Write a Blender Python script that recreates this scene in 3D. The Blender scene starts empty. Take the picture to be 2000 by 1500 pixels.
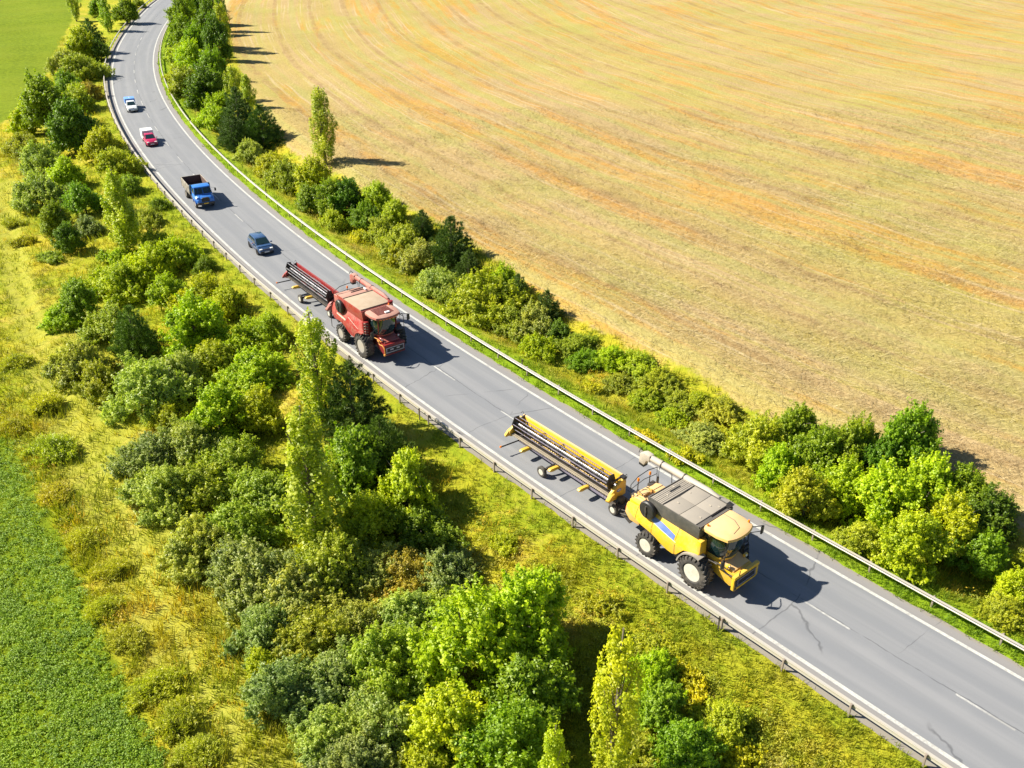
import bpy, math, random
import numpy as np
from mathutils import Vector, Matrix, Euler

R = math.radians
rng = np.random.default_rng(7)
random.seed(7)
SC = bpy.context.scene
COL = SC.collection

# ------------------------------------------------------------ camera, sky, sun, exposure
CAM_H, PITCH, FPX = 37.3, 29.7, 1850.0          # drone height, degrees below the horizon, focal length for a 2000 px wide picture
cam = bpy.data.cameras.new('camera')
cam.sensor_width = 36
cam.lens = FPX / 2000 * 36
cam.clip_start, cam.clip_end = 0.5, 9000
cam_o = bpy.data.objects.new('camera', cam)
COL.objects.link(cam_o)
cam_o.location = (0, 0, CAM_H)
cam_o.rotation_euler = (R(90 - PITCH), 0, 0)
SC.camera = cam_o

SUN_EL, SHADOW_AZ = 41.5, -9.0                  # shadows run towards this azimuth (from +X, counter-clockwise)
world = bpy.data.worlds.new('World')
SC.world = world
world.use_nodes = True
wn = world.node_tree.nodes
bg = wn['Background']
bg.inputs['Strength'].default_value = 0.052
sky = wn.new('ShaderNodeTexSky')
sky.sky_type = 'NISHITA'
sky.sun_disc = False
sky.ozone_density = 3.0
sky.dust_density = 0.4
sky.sun_elevation = R(SUN_EL)
sun_az = SHADOW_AZ + 180                         # direction towards the sun, ccw from +X
sky.sun_rotation = R(90 - sun_az)                # sky counts clockwise from +Y
world.node_tree.links.new(sky.outputs[0], bg.inputs[0])
sl = bpy.data.lights.new('sun', 'SUN')
sl.energy = 5.0
sl.angle = R(0.53)
sl.color = (1.0, 0.94, 0.79)
sun = bpy.data.objects.new('sun', sl)
COL.objects.link(sun)
ca, sa = math.cos(R(SHADOW_AZ)), math.sin(R(SHADOW_AZ))
ldir = Vector((ca * math.cos(R(SUN_EL)), sa * math.cos(R(SUN_EL)), -math.sin(R(SUN_EL))))
sun.rotation_euler = ldir.to_track_quat('-Z', 'Y').to_euler()
sun.location = (-60, 40, 80)
SC.view_settings.view_transform = 'Standard'
SC.view_settings.look = 'None'
SC.view_settings.exposure = 1.12
SC.view_settings.gamma = 1
SC.cycles.max_bounces = 6
SC.cycles.diffuse_bounces = 3
SC.cycles.transmission_bounces = 4
SC.cycles.transparent_max_bounces = 4
SC.cycles.caustics_reflective = False
SC.cycles.caustics_refractive = False

# ------------------------------------------------------------ materials
MATS = {}
def newmat(name):
    m = bpy.data.materials.new(name)
    m.use_nodes = True
    MATS[name] = m
    return m, m.node_tree.nodes, m.node_tree.links, m.node_tree.nodes['Principled BSDF']
def N(ns, t, **kw):
    n = ns.new(t)
    for k, v in kw.items(): setattr(n, k, v)
    return n
def mixc(ns, ls, fac, a, b, mode='MIX'):
    n = ns.new('ShaderNodeMix'); n.data_type = 'RGBA'; n.blend_type = mode
    for sock, v in ((n.inputs[0], fac), (n.inputs[6], a), (n.inputs[7], b)):
        if hasattr(v, 'is_output'): ls.new(v, sock)
        elif isinstance(v, (int, float)): sock.default_value = v
        else: sock.default_value = (*v, 1)
    return n.outputs[2]
def noise(ns, ls, vec, scale, detail=4, rough=0.55, dist=0.0):
    n = ns.new('ShaderNodeTexNoise')
    n.inputs['Scale'].default_value = scale; n.inputs['Detail'].default_value = detail
    n.inputs['Roughness'].default_value = rough; n.inputs['Distortion'].default_value = dist
    if vec is not None: ls.new(vec, n.inputs['Vector'])
    return n.outputs[0]
def ramp(ns, ls, v, a, b, lo=0.0, hi=1.0):
    n = ns.new('ShaderNodeMapRange'); n.interpolation_type = 'SMOOTHSTEP'
    ls.new(v, n.inputs[0])
    n.inputs[1].default_value = a; n.inputs[2].default_value = b
    n.inputs[3].default_value = lo; n.inputs[4].default_value = hi
    return n.outputs[0]
def mth(ns, ls, op, a, b=None):
    n = ns.new('ShaderNodeMath'); n.operation = op
    for i, v in enumerate((a, b)):
        if v is None: continue
        if hasattr(v, 'is_output'): ls.new(v, n.inputs[i])
        else: n.inputs[i].default_value = v
    return n.outputs[0]
def attr(ns, name):
    n = ns.new('ShaderNodeAttribute'); n.attribute_name = name
    return n.outputs['Fac']
def bump(ns, ls, bs, h, strength, dist=0.05):
    n = ns.new('ShaderNodeBump'); n.inputs['Strength'].default_value = strength; n.inputs['Distance'].default_value = dist
    ls.new(h, n.inputs['Height']); ls.new(n.outputs[0], bs.inputs['Normal'])

def paint(name, col, rough=0.4, metal=0.0, dust=0.25, dustcol=(0.42, 0.33, 0.22), coat=0.0, top=0.0):
    """paint or metal with blotchy dust; `top` adds dust lying on upward faces"""
    m, ns, ls, bs = newmat(name)
    tc = N(ns, 'ShaderNodeTexCoord')
    n1 = noise(ns, ls, tc.outputs['Object'], 1.7, 6, 0.65)
    n2 = noise(ns, ls, tc.outputs['Object'], 9, 4, 0.6)
    f = mth(ns, ls, 'MULTIPLY', ramp(ns, ls, mth(ns, ls, 'ADD', n1, mth(ns, ls, 'MULTIPLY', n2, 0.35)), 0.5, 0.95), dust)
    if top:
        g = N(ns, 'ShaderNodeNewGeometry'); sx = N(ns, 'ShaderNodeSeparateXYZ'); ls.new(g.outputs['Normal'], sx.inputs[0])
        t = ramp(ns, ls, sx.outputs[2], 0.6, 0.95, 0, top)
        t = mth(ns, ls, 'MULTIPLY', t, ramp(ns, ls, n1, 0.2, 0.6, 0.6, 1.0))
        f = mth(ns, ls, 'MAXIMUM', f, t)
    c = mixc(ns, ls, f, col, dustcol)
    ls.new(c, bs.inputs['Base Color'])
    bs.inputs['Metallic'].default_value = metal
    r = N(ns, 'ShaderNodeMapRange'); ls.new(f, r.inputs[0]); r.inputs[3].default_value = rough; r.inputs[4].default_value = 0.85
    ls.new(r.outputs[0], bs.inputs['Roughness'])
    if coat: bs.inputs['Coat Weight'].default_value = coat
    return m
paint('yellow_paint', (0.80, 0.47, 0.012), 0.38, dust=0.5, top=0.35, dustcol=(0.50, 0.36, 0.17), coat=0.2)
paint('yellow_dusty', (0.72, 0.42, 0.10), 0.6, dust=0.6, dustcol=(0.62, 0.42, 0.24), top=0.75)
paint('blue_stripe', (0.10, 0.17, 0.50), 0.4, dust=0.3, dustcol=(0.4, 0.4, 0.45))
paint('tank_grey', (0.075, 0.072, 0.070), 0.55, dust=0.6, dustcol=(0.19, 0.165, 0.14), top=0.5)
paint('lid_grey', (0.25, 0.225, 0.20), 0.7, dust=0.8, dustcol=(0.34, 0.295, 0.24), top=0.6)
paint('red_paint', (0.35, 0.020, 0.022), 0.42, dust=0.6, dustcol=(0.36, 0.19, 0.14), top=0.5, coat=0.3)
paint('red_dusty', (0.36, 0.08, 0.065), 0.7, dust=0.75, dustcol=(0.42, 0.27, 0.21), top=0.8)
paint('red_dark', (0.22, 0.012, 0.014), 0.4, dust=0.2, dustcol=(0.3, 0.16, 0.12))
paint('tan_dust', (0.36, 0.27, 0.19), 0.85, dust=0.6, dustcol=(0.45, 0.36, 0.27))
paint('pale_tube', (0.42, 0.37, 0.31), 0.6, dust=0.5, dustcol=(0.55, 0.47, 0.36))
paint('black_metal', (0.018, 0.018, 0.02), 0.5, dust=0.2, dustcol=(0.12, 0.1, 0.08))
paint('dark_metal', (0.06, 0.055, 0.055), 0.5, metal=0.3, dust=0.4, dustcol=(0.2, 0.16, 0.12))
paint('steel', (0.45, 0.44, 0.5), 0.38, metal=0.7, dust=0.35)
paint('tube_violet', (0.30, 0.27, 0.36), 0.35, metal=0.4, dust=0.3)
paint('knife_tan', (0.36, 0.31, 0.24), 0.5, metal=0.3, dust=0.6, dustcol=(0.45, 0.38, 0.27))
paint('cream_rim', (0.62, 0.60, 0.52), 0.5, dust=0.5, dustcol=(0.4, 0.33, 0.24))
paint('grey_rim', (0.35, 0.33, 0.31), 0.5, dust=0.5)
paint('fender_grey', (0.27, 0.25, 0.23), 0.6, dust=0.5)
paint('tyre', (0.035, 0.033, 0.032), 0.8, dust=0.85, dustcol=(0.17, 0.145, 0.12))
paint('car_tyre', (0.02, 0.02, 0.02), 0.8, dust=0.3, dustcol=(0.1, 0.09, 0.08))
paint('orange_lamp', (0.85, 0.22, 0.01), 0.3, dust=0.0)
paint('lamp_glass', (0.75, 0.75, 0.72), 0.12, dust=0.0, coat=0.5)
paint('red_lamp', (0.5, 0.01, 0.01), 0.3, dust=0.0)
paint('hose_orange', (0.65, 0.28, 0.05), 0.5, dust=0.3)
paint('truck_blue', (0.018, 0.17, 0.62), 0.35, dust=0.2, dustcol=(0.2, 0.28, 0.4), coat=0.3, top=0.12)
paint('truck_teal', (0.02, 0.12, 0.24), 0.5, dust=0.3)
paint('bed_board', (0.42, 0.38, 0.32), 0.7, dust=0.8, dustcol=(0.22, 0.17, 0.13))
paint('bed_inside', (0.09, 0.055, 0.05), 0.8, dust=0.5, dustcol=(0.16, 0.1, 0.08))
paint('car_navy', (0.025, 0.07, 0.17), 0.22, dust=0.1, coat=0.8)
paint('car_white', (0.78, 0.80, 0.84), 0.3, dust=0.05, coat=0.5)
paint('car_red', (0.55, 0.02, 0.10), 0.28, dust=0.1, dustcol=(0.5, 0.2, 0.2), coat=0.6)
paint('tarp_blue', (0.13, 0.30, 0.72), 0.6, dust=0.1, dustcol=(0.3, 0.45, 0.75))
paint('box_white', (0.80, 0.80, 0.80), 0.5, dust=0.1)
paint('black_plastic', (0.015, 0.015, 0.018), 0.5, dust=0.1)
paint('plate_white', (0.7, 0.7, 0.7), 0.5, dust=0.1)
paint('galvanised', (0.50, 0.47, 0.42), 0.5, metal=0.25, dust=0.6, dustcol=(0.50, 0.42, 0.33))
paint('post_brown', (0.27, 0.22, 0.18), 0.8, dust=0.5, dustcol=(0.28, 0.22, 0.18))
m, ns, ls, bs = newmat('glass')
bs.inputs['Base Color'].default_value = (0.012, 0.03, 0.032, 1); bs.inputs['Roughness'].default_value = 0.05
bs.inputs['Coat Weight'].default_value = 0.6; bs.inputs['IOR'].default_value = 1.6
m, ns, ls, bs = newmat('cab_glass')
bs.inputs['Base Color'].default_value = (0.25, 0.42, 0.36, 1); bs.inputs['Roughness'].default_value = 0.03
bs.inputs['Transmission Weight'].default_value = 0.8; bs.inputs['IOR'].default_value = 1.2
bs.inputs['Alpha'].default_value = 0.75

def foliage(name, transl=0.42, rough=0.5):
    m, ns, ls, bs = newmat(name)
    oi = N(ns, 'ShaderNodeObjectInfo'); g = N(ns, 'ShaderNodeNewGeometry')
    t = attr(ns, 'tint')
    nz = noise(ns, ls, g.outputs['Position'], 0.55, 3)
    v = mth(ns, ls, 'ADD', mth(ns, ls, 'MULTIPLY', t, 0.75), mth(ns, ls, 'MULTIPLY', ramp(ns, ls, nz, 0.3, 0.7), 0.5))
    warm = mixc(ns, ls, 1.0, oi.outputs['Color'], (1.5, 1.38, 0.85), 'MULTIPLY')
    cool = mixc(ns, ls, 1.0, oi.outputs['Color'], (0.66, 0.78, 0.85), 'MULTIPLY')
    c = mixc(ns, ls, v, cool, warm)
    ls.new(c, bs.inputs['Base Color']); bs.inputs['Roughness'].default_value = rough
    tr = N(ns, 'ShaderNodeBsdfTranslucent')
    c2 = mixc(ns, ls, 1.0, c, (1.25, 1.4, 0.5), 'MULTIPLY')
    ls.new(c2, tr.inputs[0])
    mx = N(ns, 'ShaderNodeMixShader'); mx.inputs[0].default_value = transl
    ls.new(bs.outputs[0], mx.inputs[1]); ls.new(tr.outputs[0], mx.inputs[2])
    ls.new(mx.outputs[0], ns['Material Output'].inputs[0])
    return m
foliage('leaves')
foliage('needles', 0.12, 0.6)
m, ns, ls, bs = newmat('bark')
tc = N(ns, 'ShaderNodeTexCoord')
ls.new(mixc(ns, ls, noise(ns, ls, tc.outputs['Object'], 6, 5), (0.10, 0.075, 0.05), (0.26, 0.22, 0.17)), bs.inputs['Base Color'])
bs.inputs['Roughness'].default_value = 0.9

def verge_colour(ns, ls):
    """patchy colour of the roadside vegetation, a function of world position; shared by the soil sheet and the blades on it"""
    g = N(ns, 'ShaderNodeNewGeometry'); P = g.outputs['Position']
    a = ramp(ns, ls, noise(ns, ls, P, 0.085, 5, 0.6, 0.4), 0.40, 0.60)
    b = ramp(ns, ls, noise(ns, ls, P, 0.33, 5, 0.65), 0.42, 0.62)
    c = ramp(ns, ls, noise(ns, ls, P, 1.3, 5, 0.7), 0.40, 0.66)
    col = mixc(ns, ls, a, (0.225, 0.265, 0.015), (0.345, 0.31, 0.028))
    col = mixc(ns, ls, mth(ns, ls, 'MULTIPLY', b, 0.75), col, (0.19, 0.25, 0.015))
    straw = mth(ns, ls, 'MULTIPLY', ramp(ns, ls, noise(ns, ls, P, 0.21, 6, 0.7, 0.6), 0.52, 0.68), 0.75)
    col = mixc(ns, ls, straw, col, (0.47, 0.36, 0.10))
    col = mixc(ns, ls, mth(ns, ls, 'MULTIPLY', c, 0.45), col, (0.42, 0.38, 0.03))
    col = mixc(ns, ls, 1.0, col, (1.12, 1.07, 0.9), 'MULTIPLY')
    return col, P

def stubble_colour(ns, ls, P, lat, along):
    """stubble, streaked along the harvest rows that follow the road; shared by the soil sheet and the straw on it"""
    cx = N(ns, 'ShaderNodeCombineXYZ'); ls.new(mth(ns, ls, 'MULTIPLY', lat, 1.0), cx.inputs[0]); ls.new(mth(ns, ls, 'MULTIPLY', along, 0.05), cx.inputs[1])
    s1 = noise(ns, ls, cx.outputs[0], 0.11, 6, 0.62, 0.3)
    cx2 = N(ns, 'ShaderNodeCombineXYZ'); ls.new(lat, cx2.inputs[0]); ls.new(mth(ns, ls, 'MULTIPLY', along, 0.016), cx2.inputs[1]); cx2.inputs[2].default_value = 7.3
    s2 = noise(ns, ls, cx2.outputs[0], 0.55, 5, 0.6, 0.2)
    cx3 = N(ns, 'ShaderNodeCombineXYZ'); ls.new(lat, cx3.inputs[0]); ls.new(mth(ns, ls, 'MULTIPLY', along, 0.10), cx3.inputs[1]); cx3.inputs[2].default_value = 3.1
    s3 = noise(ns, ls, cx3.outputs[0], 0.17, 7, 0.7, 0.5)
    st = mixc(ns, ls, ramp(ns, ls, s1, 0.40, 0.60), (0.40, 0.325, 0.13), (0.42, 0.325, 0.175))
    st = mixc(ns, ls, mth(ns, ls, 'MULTIPLY', ramp(ns, ls, s2, 0.47, 0.62), 0.6), st, (0.385, 0.35, 0.10))
    st = mixc(ns, ls, mth(ns, ls, 'MULTIPLY', ramp(ns, ls, noise(ns, ls, P, 0.035, 5, 0.65), 0.48, 0.64), 0.6), st, (0.35, 0.355, 0.10))
    orange_band = mth(ns, ls, 'MULTIPLY', ramp(ns, ls, s3, 0.49, 0.60), ramp(ns, ls, noise(ns, ls, P, 1.1, 5, 0.8), 0.34, 0.6, 0.35, 1.0))
    orange_band = mth(ns, ls, 'MULTIPLY', orange_band, 0.6)
    st = mixc(ns, ls, orange_band, st, (0.50, 0.255, 0.035))
    pale = mth(ns, ls, 'MULTIPLY', ramp(ns, ls, noise(ns, ls, cx2.outputs[0], 1.9, 4, 0.6), 0.54, 0.68), 0.6)
    st = mixc(ns, ls, pale, st, (0.50, 0.42, 0.28))
    # thin pale and greenish lines left between the passes of the header
    ln = mth(ns, ls, 'ADD', mth(ns, ls, 'MULTIPLY', lat, 0.72), mth(ns, ls, 'MULTIPLY', s1, 5.0))
    ln = mth(ns, ls, 'SINE', ln)
    lm = mth(ns, ls, 'MULTIPLY', ramp(ns, ls, ln, 0.80, 0.99), ramp(ns, ls, s3, 0.35, 0.5, 0.15, 0.75))
    st = mixc(ns, ls, lm, st, (0.375, 0.355, 0.135))
    ld = mth(ns, ls, 'MULTIPLY', ramp(ns, ls, ln, -0.99, -0.84, 0.6, 0.0), ramp(ns, ls, noise(ns, ls, P, 0.25, 5, 0.8), 0.4, 0.6, 0.2, 1.0))
    st = mixc(ns, ls, ld, st, (0.29, 0.20, 0.10))
    grain = noise(ns, ls, P, 3.2, 8, 0.85)
    st = mixc(ns, ls, ramp(ns, ls, grain, 0.30, 0.72), mixc(ns, ls, 1.0, st, (0.76, 0.73, 0.62), 'MULTIPLY'), mixc(ns, ls, 1.0, st, (1.16, 1.16, 1.16), 'MULTIPLY'))
    return mixc(ns, ls, 1.0, st, (0.98, 0.92, 0.88), 'MULTIPLY')

m, ns, ls, bs = newmat('ground_cover')
col, P = verge_colour(ns, ls)
lat = attr(ns, 'lat'); crop = attr(ns, 'crop'); trail = attr(ns, 'trail'); along = attr(ns, 'along'); near = attr(ns, 'nearroad'); stub = attr(ns, 'stubble')
fine = noise(ns, ls, P, 5.5, 5, 0.75)
# dry patches of earth
earth = mth(ns, ls, 'MULTIPLY', ramp(ns, ls, noise(ns, ls, P, 0.45, 6, 0.7, 0.5), 0.60, 0.72), 0.55)
col = mixc(ns, ls, earth, col, (0.34, 0.26, 0.13))
tr_ = mth(ns, ls, 'MULTIPLY', trail, ramp(ns, ls, noise(ns, ls, P, 0.8, 4), 0.3, 0.55, 0.65, 1.0))
col = mixc(ns, ls, tr_, col, (0.36, 0.35, 0.05))
nr = mth(ns, ls, 'MULTIPLY', near, 0.8)
col = mixc(ns, ls, nr, col, (0.17, 0.29, 0.010))
cn = noise(ns, ls, P, 1.6, 6, 0.7)
cropc = mixc(ns, ls, ramp(ns, ls, cn, 0.35, 0.65), (0.115, 0.165, 0.006), (0.18, 0.235, 0.008))
cropc = mixc(ns, ls, mth(ns, ls, 'MULTIPLY', ramp(ns, ls, noise(ns, ls, P, 0.06, 4, 0.6), 0.45, 0.62), 0.35), cropc, (0.19, 0.225, 0.012))
edge = mth(ns, ls, 'ADD', crop, mth(ns, ls, 'MULTIPLY', mth(ns, ls, 'SUBTRACT', noise(ns, ls, P, 0.35, 5, 0.7), 0.5), 0.9))
col = mixc(ns, ls, ramp(ns, ls, edge, 0.42, 0.6), col, cropc)
# stubble, streaked along the harvest rows that follow the road
st = stubble_colour(ns, ls, P, lat, along)
e2 = mth(ns, ls, 'ADD', stub, mth(ns, ls, 'MULTIPLY', mth(ns, ls, 'SUBTRACT', noise(ns, ls, P, 0.5, 6, 0.75), 0.5), 0.9))
sf = ramp(ns, ls, e2, 0.4, 0.62)
col = mixc(ns, ls, sf, col, st)
ls.new(col, bs.inputs['Base Color']); bs.inputs['Roughness'].default_value = 0.95; bs.inputs['Specular IOR Level'].default_value = 0.1
hmix = mth(ns, ls, 'ADD', noise(ns, ls, P, 2.2, 6, 0.75), mth(ns, ls, 'MULTIPLY', noise(ns, ls, P, 0.5, 3), 1.2))
bump(ns, ls, bs, hmix, 0.7, 0.22)

def blade_mat(name, mode):
    m, ns, ls, bs = newmat(name)
    t = attr(ns, 'tint')
    if mode == 'verge':
        c, P = verge_colour(ns, ls)
        c = mixc(ns, ls, mth(ns, ls, 'MULTIPLY', attr(ns, 'lush'), 0.8), c, (0.17, 0.29, 0.010))
        c = mixc(ns, ls, ramp(ns, ls, t, 0.86, 0.9), c, (0.50, 0.36, 0.03))
        c = mixc(ns, ls, ramp(ns, ls, t, 0.0, 0.8), mixc(ns, ls, 1.0, c, (0.62, 0.72, 0.8), 'MULTIPLY'), mixc(ns, ls, 1.0, c, (1.28, 1.22, 1.1), 'MULTIPLY'))
    elif mode == 'crop':
        g = N(ns, 'ShaderNodeNewGeometry')
        n1 = noise(ns, ls, g.outputs['Position'], 0.5, 4, 0.6)
        c = mixc(ns, ls, t, (0.14, 0.25, 0.008), (0.36, 0.50, 0.012))
        c = mixc(ns, ls, mth(ns, ls, 'MULTIPLY', ramp(ns, ls, n1, 0.45, 0.65), 0.4), c, (0.17, 0.28, 0.03))
    else:
        g = N(ns, 'ShaderNodeNewGeometry')
        c = stubble_colour(ns, ls, g.outputs['Position'], attr(ns, 'lat'), attr(ns, 'along'))
        c = mixc(ns, ls, t, mixc(ns, ls, 1.0, c, (0.85, 0.82, 0.78), 'MULTIPLY'), mixc(ns, ls, 0.22, mixc(ns, ls, 1.0, c, (1.18, 1.2, 1.2), 'MULTIPLY'), (0.66, 0.58, 0.36)))
    ls.new(c, bs.inputs['Base Color']); bs.inputs['Roughness'].default_value = 0.6
    if mode != 'straw':
        tr = N(ns, 'ShaderNodeBsdfTranslucent'); ls.new(mixc(ns, ls, 1.0, c, (1.2, 1.3, 0.6), 'MULTIPLY'), tr.inputs[0])
        mx = N(ns, 'ShaderNodeMixShader'); mx.inputs[0].default_value = 0.3
        ls.new(bs.outputs[0], mx.inputs[1]); ls.new(tr.outputs[0], mx.inputs[2]); ls.new(mx.outputs[0], ns['Material Output'].inputs[0])
blade_mat('grass_blades', 'verge'); blade_mat('crop_leaves', 'crop'); blade_mat('straw', 'straw')

m, ns, ls, bs = newmat('asphalt')
g = N(ns, 'ShaderNodeNewGeometry'); P = g.outputs['Position']
lat = attr(ns, 'lat'); along = attr(ns, 'along')
cx = N(ns, 'ShaderNodeCombineXYZ'); ls.new(lat, cx.inputs[0]); ls.new(mth(ns, ls, 'MULTIPLY', along, 0.03), cx.inputs[1])
w1 = noise(ns, ls, cx.outputs[0], 0.9, 4, 0.6)
w2 = noise(ns, ls, P, 0.25, 5, 0.6)
c = mixc(ns, ls, ramp(ns, ls, w1, 0.35, 0.65), (0.235, 0.235, 0.240), (0.290, 0.285, 0.285))
c = mixc(ns, ls, mth(ns, ls, 'MULTIPLY', ramp(ns, ls, w2, 0.45, 0.65), 0.5), c, (0.262, 0.258, 0.262))
wp = mth(ns, ls, 'COSINE', mth(ns, ls, 'MULTIPLY', mth(ns, ls, 'SUBTRACT', mth(ns, ls, 'ABSOLUTE', lat), 1.85), 3.5))
c = mixc(ns, ls, mth(ns, ls, 'MULTIPLY', ramp(ns, ls, wp, -0.6, 0.9), ramp(ns, ls, w2, 0.3, 0.6, 0.25, 0.7)), c, (0.228, 0.230, 0.238))
stn = ramp(ns, ls, noise(ns, ls, P, 0.9, 6, 0.75, 0.8), 0.66, 0.74, 0.0, 0.35)
c = mixc(ns, ls, stn, c, (0.15, 0.148, 0.148))
# shoulders outside the edge lines are paler and sandier
sh = ramp(ns, ls, mth(ns, ls, 'ABSOLUTE', lat), 3.75, 3.95)
c = mixc(ns, ls, mth(ns, ls, 'MULTIPLY', sh, 0.6), c, (0.30, 0.265, 0.235))
edge = mth(ns, ls, 'MULTIPLY', ramp(ns, ls, mth(ns, ls, 'ADD', mth(ns, ls, 'ABSOLUTE', lat), mth(ns, ls, 'MULTIPLY', noise(ns, ls, P, 2.5, 4, 0.7), 0.4)), 4.45, 4.8), 0.5)
c = mixc(ns, ls, edge, c, (0.33, 0.27, 0.17))
sp = noise(ns, ls, P, 28, 3, 0.8)
c = mixc(ns, ls, ramp(ns, ls, sp, 0.35, 0.68), mixc(ns, ls, 1.0, c, (0.88, 0.88, 0.88), 'MULTIPLY'), mixc(ns, ls, 1.0, c, (1.10, 1.10, 1.10), 'MULTIPLY'))
# seam along the middle joint and random transverse cracks
wob = mth(ns, ls, 'MULTIPLY', mth(ns, ls, 'SUBTRACT', noise(ns, ls, P, 0.35, 4, 0.7), 0.5), 0.45)
dl = mth(ns, ls, 'ABSOLUTE', mth(ns, ls, 'SUBTRACT', mth(ns, ls, 'ADD', lat, wob), 0.28))
seam = mth(ns, ls, 'MULTIPLY', ramp(ns, ls, dl, 0.0, 0.05, 0.75, 0.0), ramp(ns, ls, noise(ns, ls, P, 0.4, 3), 0.38, 0.5))
c = mixc(ns, ls, seam, c, (0.07, 0.07, 0.075))
vo = N(ns, 'ShaderNodeTexVoronoi', feature='DISTANCE_TO_EDGE'); vo.inputs['Scale'].default_value = 0.11
mp = N(ns, 'ShaderNodeCombineXYZ'); ls.new(mth(ns, ls, 'ADD', mth(ns, ls, 'MULTIPLY', lat, 0.22), mth(ns, ls, 'MULTIPLY', noise(ns, ls, P, 0.5, 3, 0.6), 0.45)), mp.inputs[0]); ls.new(mth(ns, ls, 'ADD', along, mth(ns, ls, 'MULTIPLY', noise(ns, ls, P, 0.5, 3, 0.6), 0.6)), mp.inputs[1])
ls.new(mp.outputs[0], vo.inputs['Vector'])
cr = mth(ns, ls, 'MULTIPLY', ramp(ns, ls, vo.outputs[0], 0.0, 0.0040, 0.65, 0.0), ramp(ns, ls, noise(ns, ls, P, 0.16, 3), 0.46, 0.54))
c = mixc(ns, ls, cr, c, (0.08, 0.08, 0.085))
c = mixc(ns, ls, 1.0, c, (0.80, 0.82, 0.87), 'MULTIPLY')
ls.new(c, bs.inputs['Base Color']); bs.inputs['Roughness'].default_value = 0.82
bump(ns, ls, bs, sp, 0.25, 0.01)
m, ns, ls, bs = newmat('road_marking')
g = N(ns, 'ShaderNodeNewGeometry')
w = ramp(ns, ls, mth(ns, ls, 'ADD', noise(ns, ls, g.outputs['Position'], 7, 5, 0.8), mth(ns, ls, 'MULTIPLY', noise(ns, ls, g.outputs['Position'], 0.9, 3), 0.5)), 0.62, 0.98)
ls.new(mixc(ns, ls, w, (0.50, 0.49, 0.46), (0.30, 0.29, 0.28)), bs.inputs['Base Color']); bs.inputs['Roughness'].default_value = 0.8

m, ns, ls, bs = newmat('worn_marking')
g = N(ns, 'ShaderNodeNewGeometry')
w = ramp(ns, ls, mth(ns, ls, 'ADD', noise(ns, ls, g.outputs['Position'], 6, 5, 0.8), mth(ns, ls, 'MULTIPLY', noise(ns, ls, g.outputs['Position'], 0.3, 3), 1.0)), 0.80, 1.15)
ls.new(mixc(ns, ls, w, (0.46, 0.455, 0.44), (0.275, 0.272, 0.27)), bs.inputs['Base Color']); bs.inputs['Roughness'].default_value = 0.8

# ------------------------------------------------------------ object helpers
def tag(o, label=None, cat=None, group=None, kind=None):
    if label: o['label'] = label
    if cat: o['category'] = cat
    if group: o['group'] = group
    if kind: o['kind'] = kind
    return o
def empty(name, loc=(0, 0, 0), rz=0.0):
    o = bpy.data.objects.new(name, None); COL.objects.link(o)
    o.location = loc; o.rotation_euler = (0, 0, rz); o.empty_display_size = 0.3
    return o
def copy_tree(o, parent=None):
    c = o.copy(); COL.objects.link(c); c.parent = parent
    for ch in list(o.children): copy_tree(ch, c)
    return c

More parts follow.
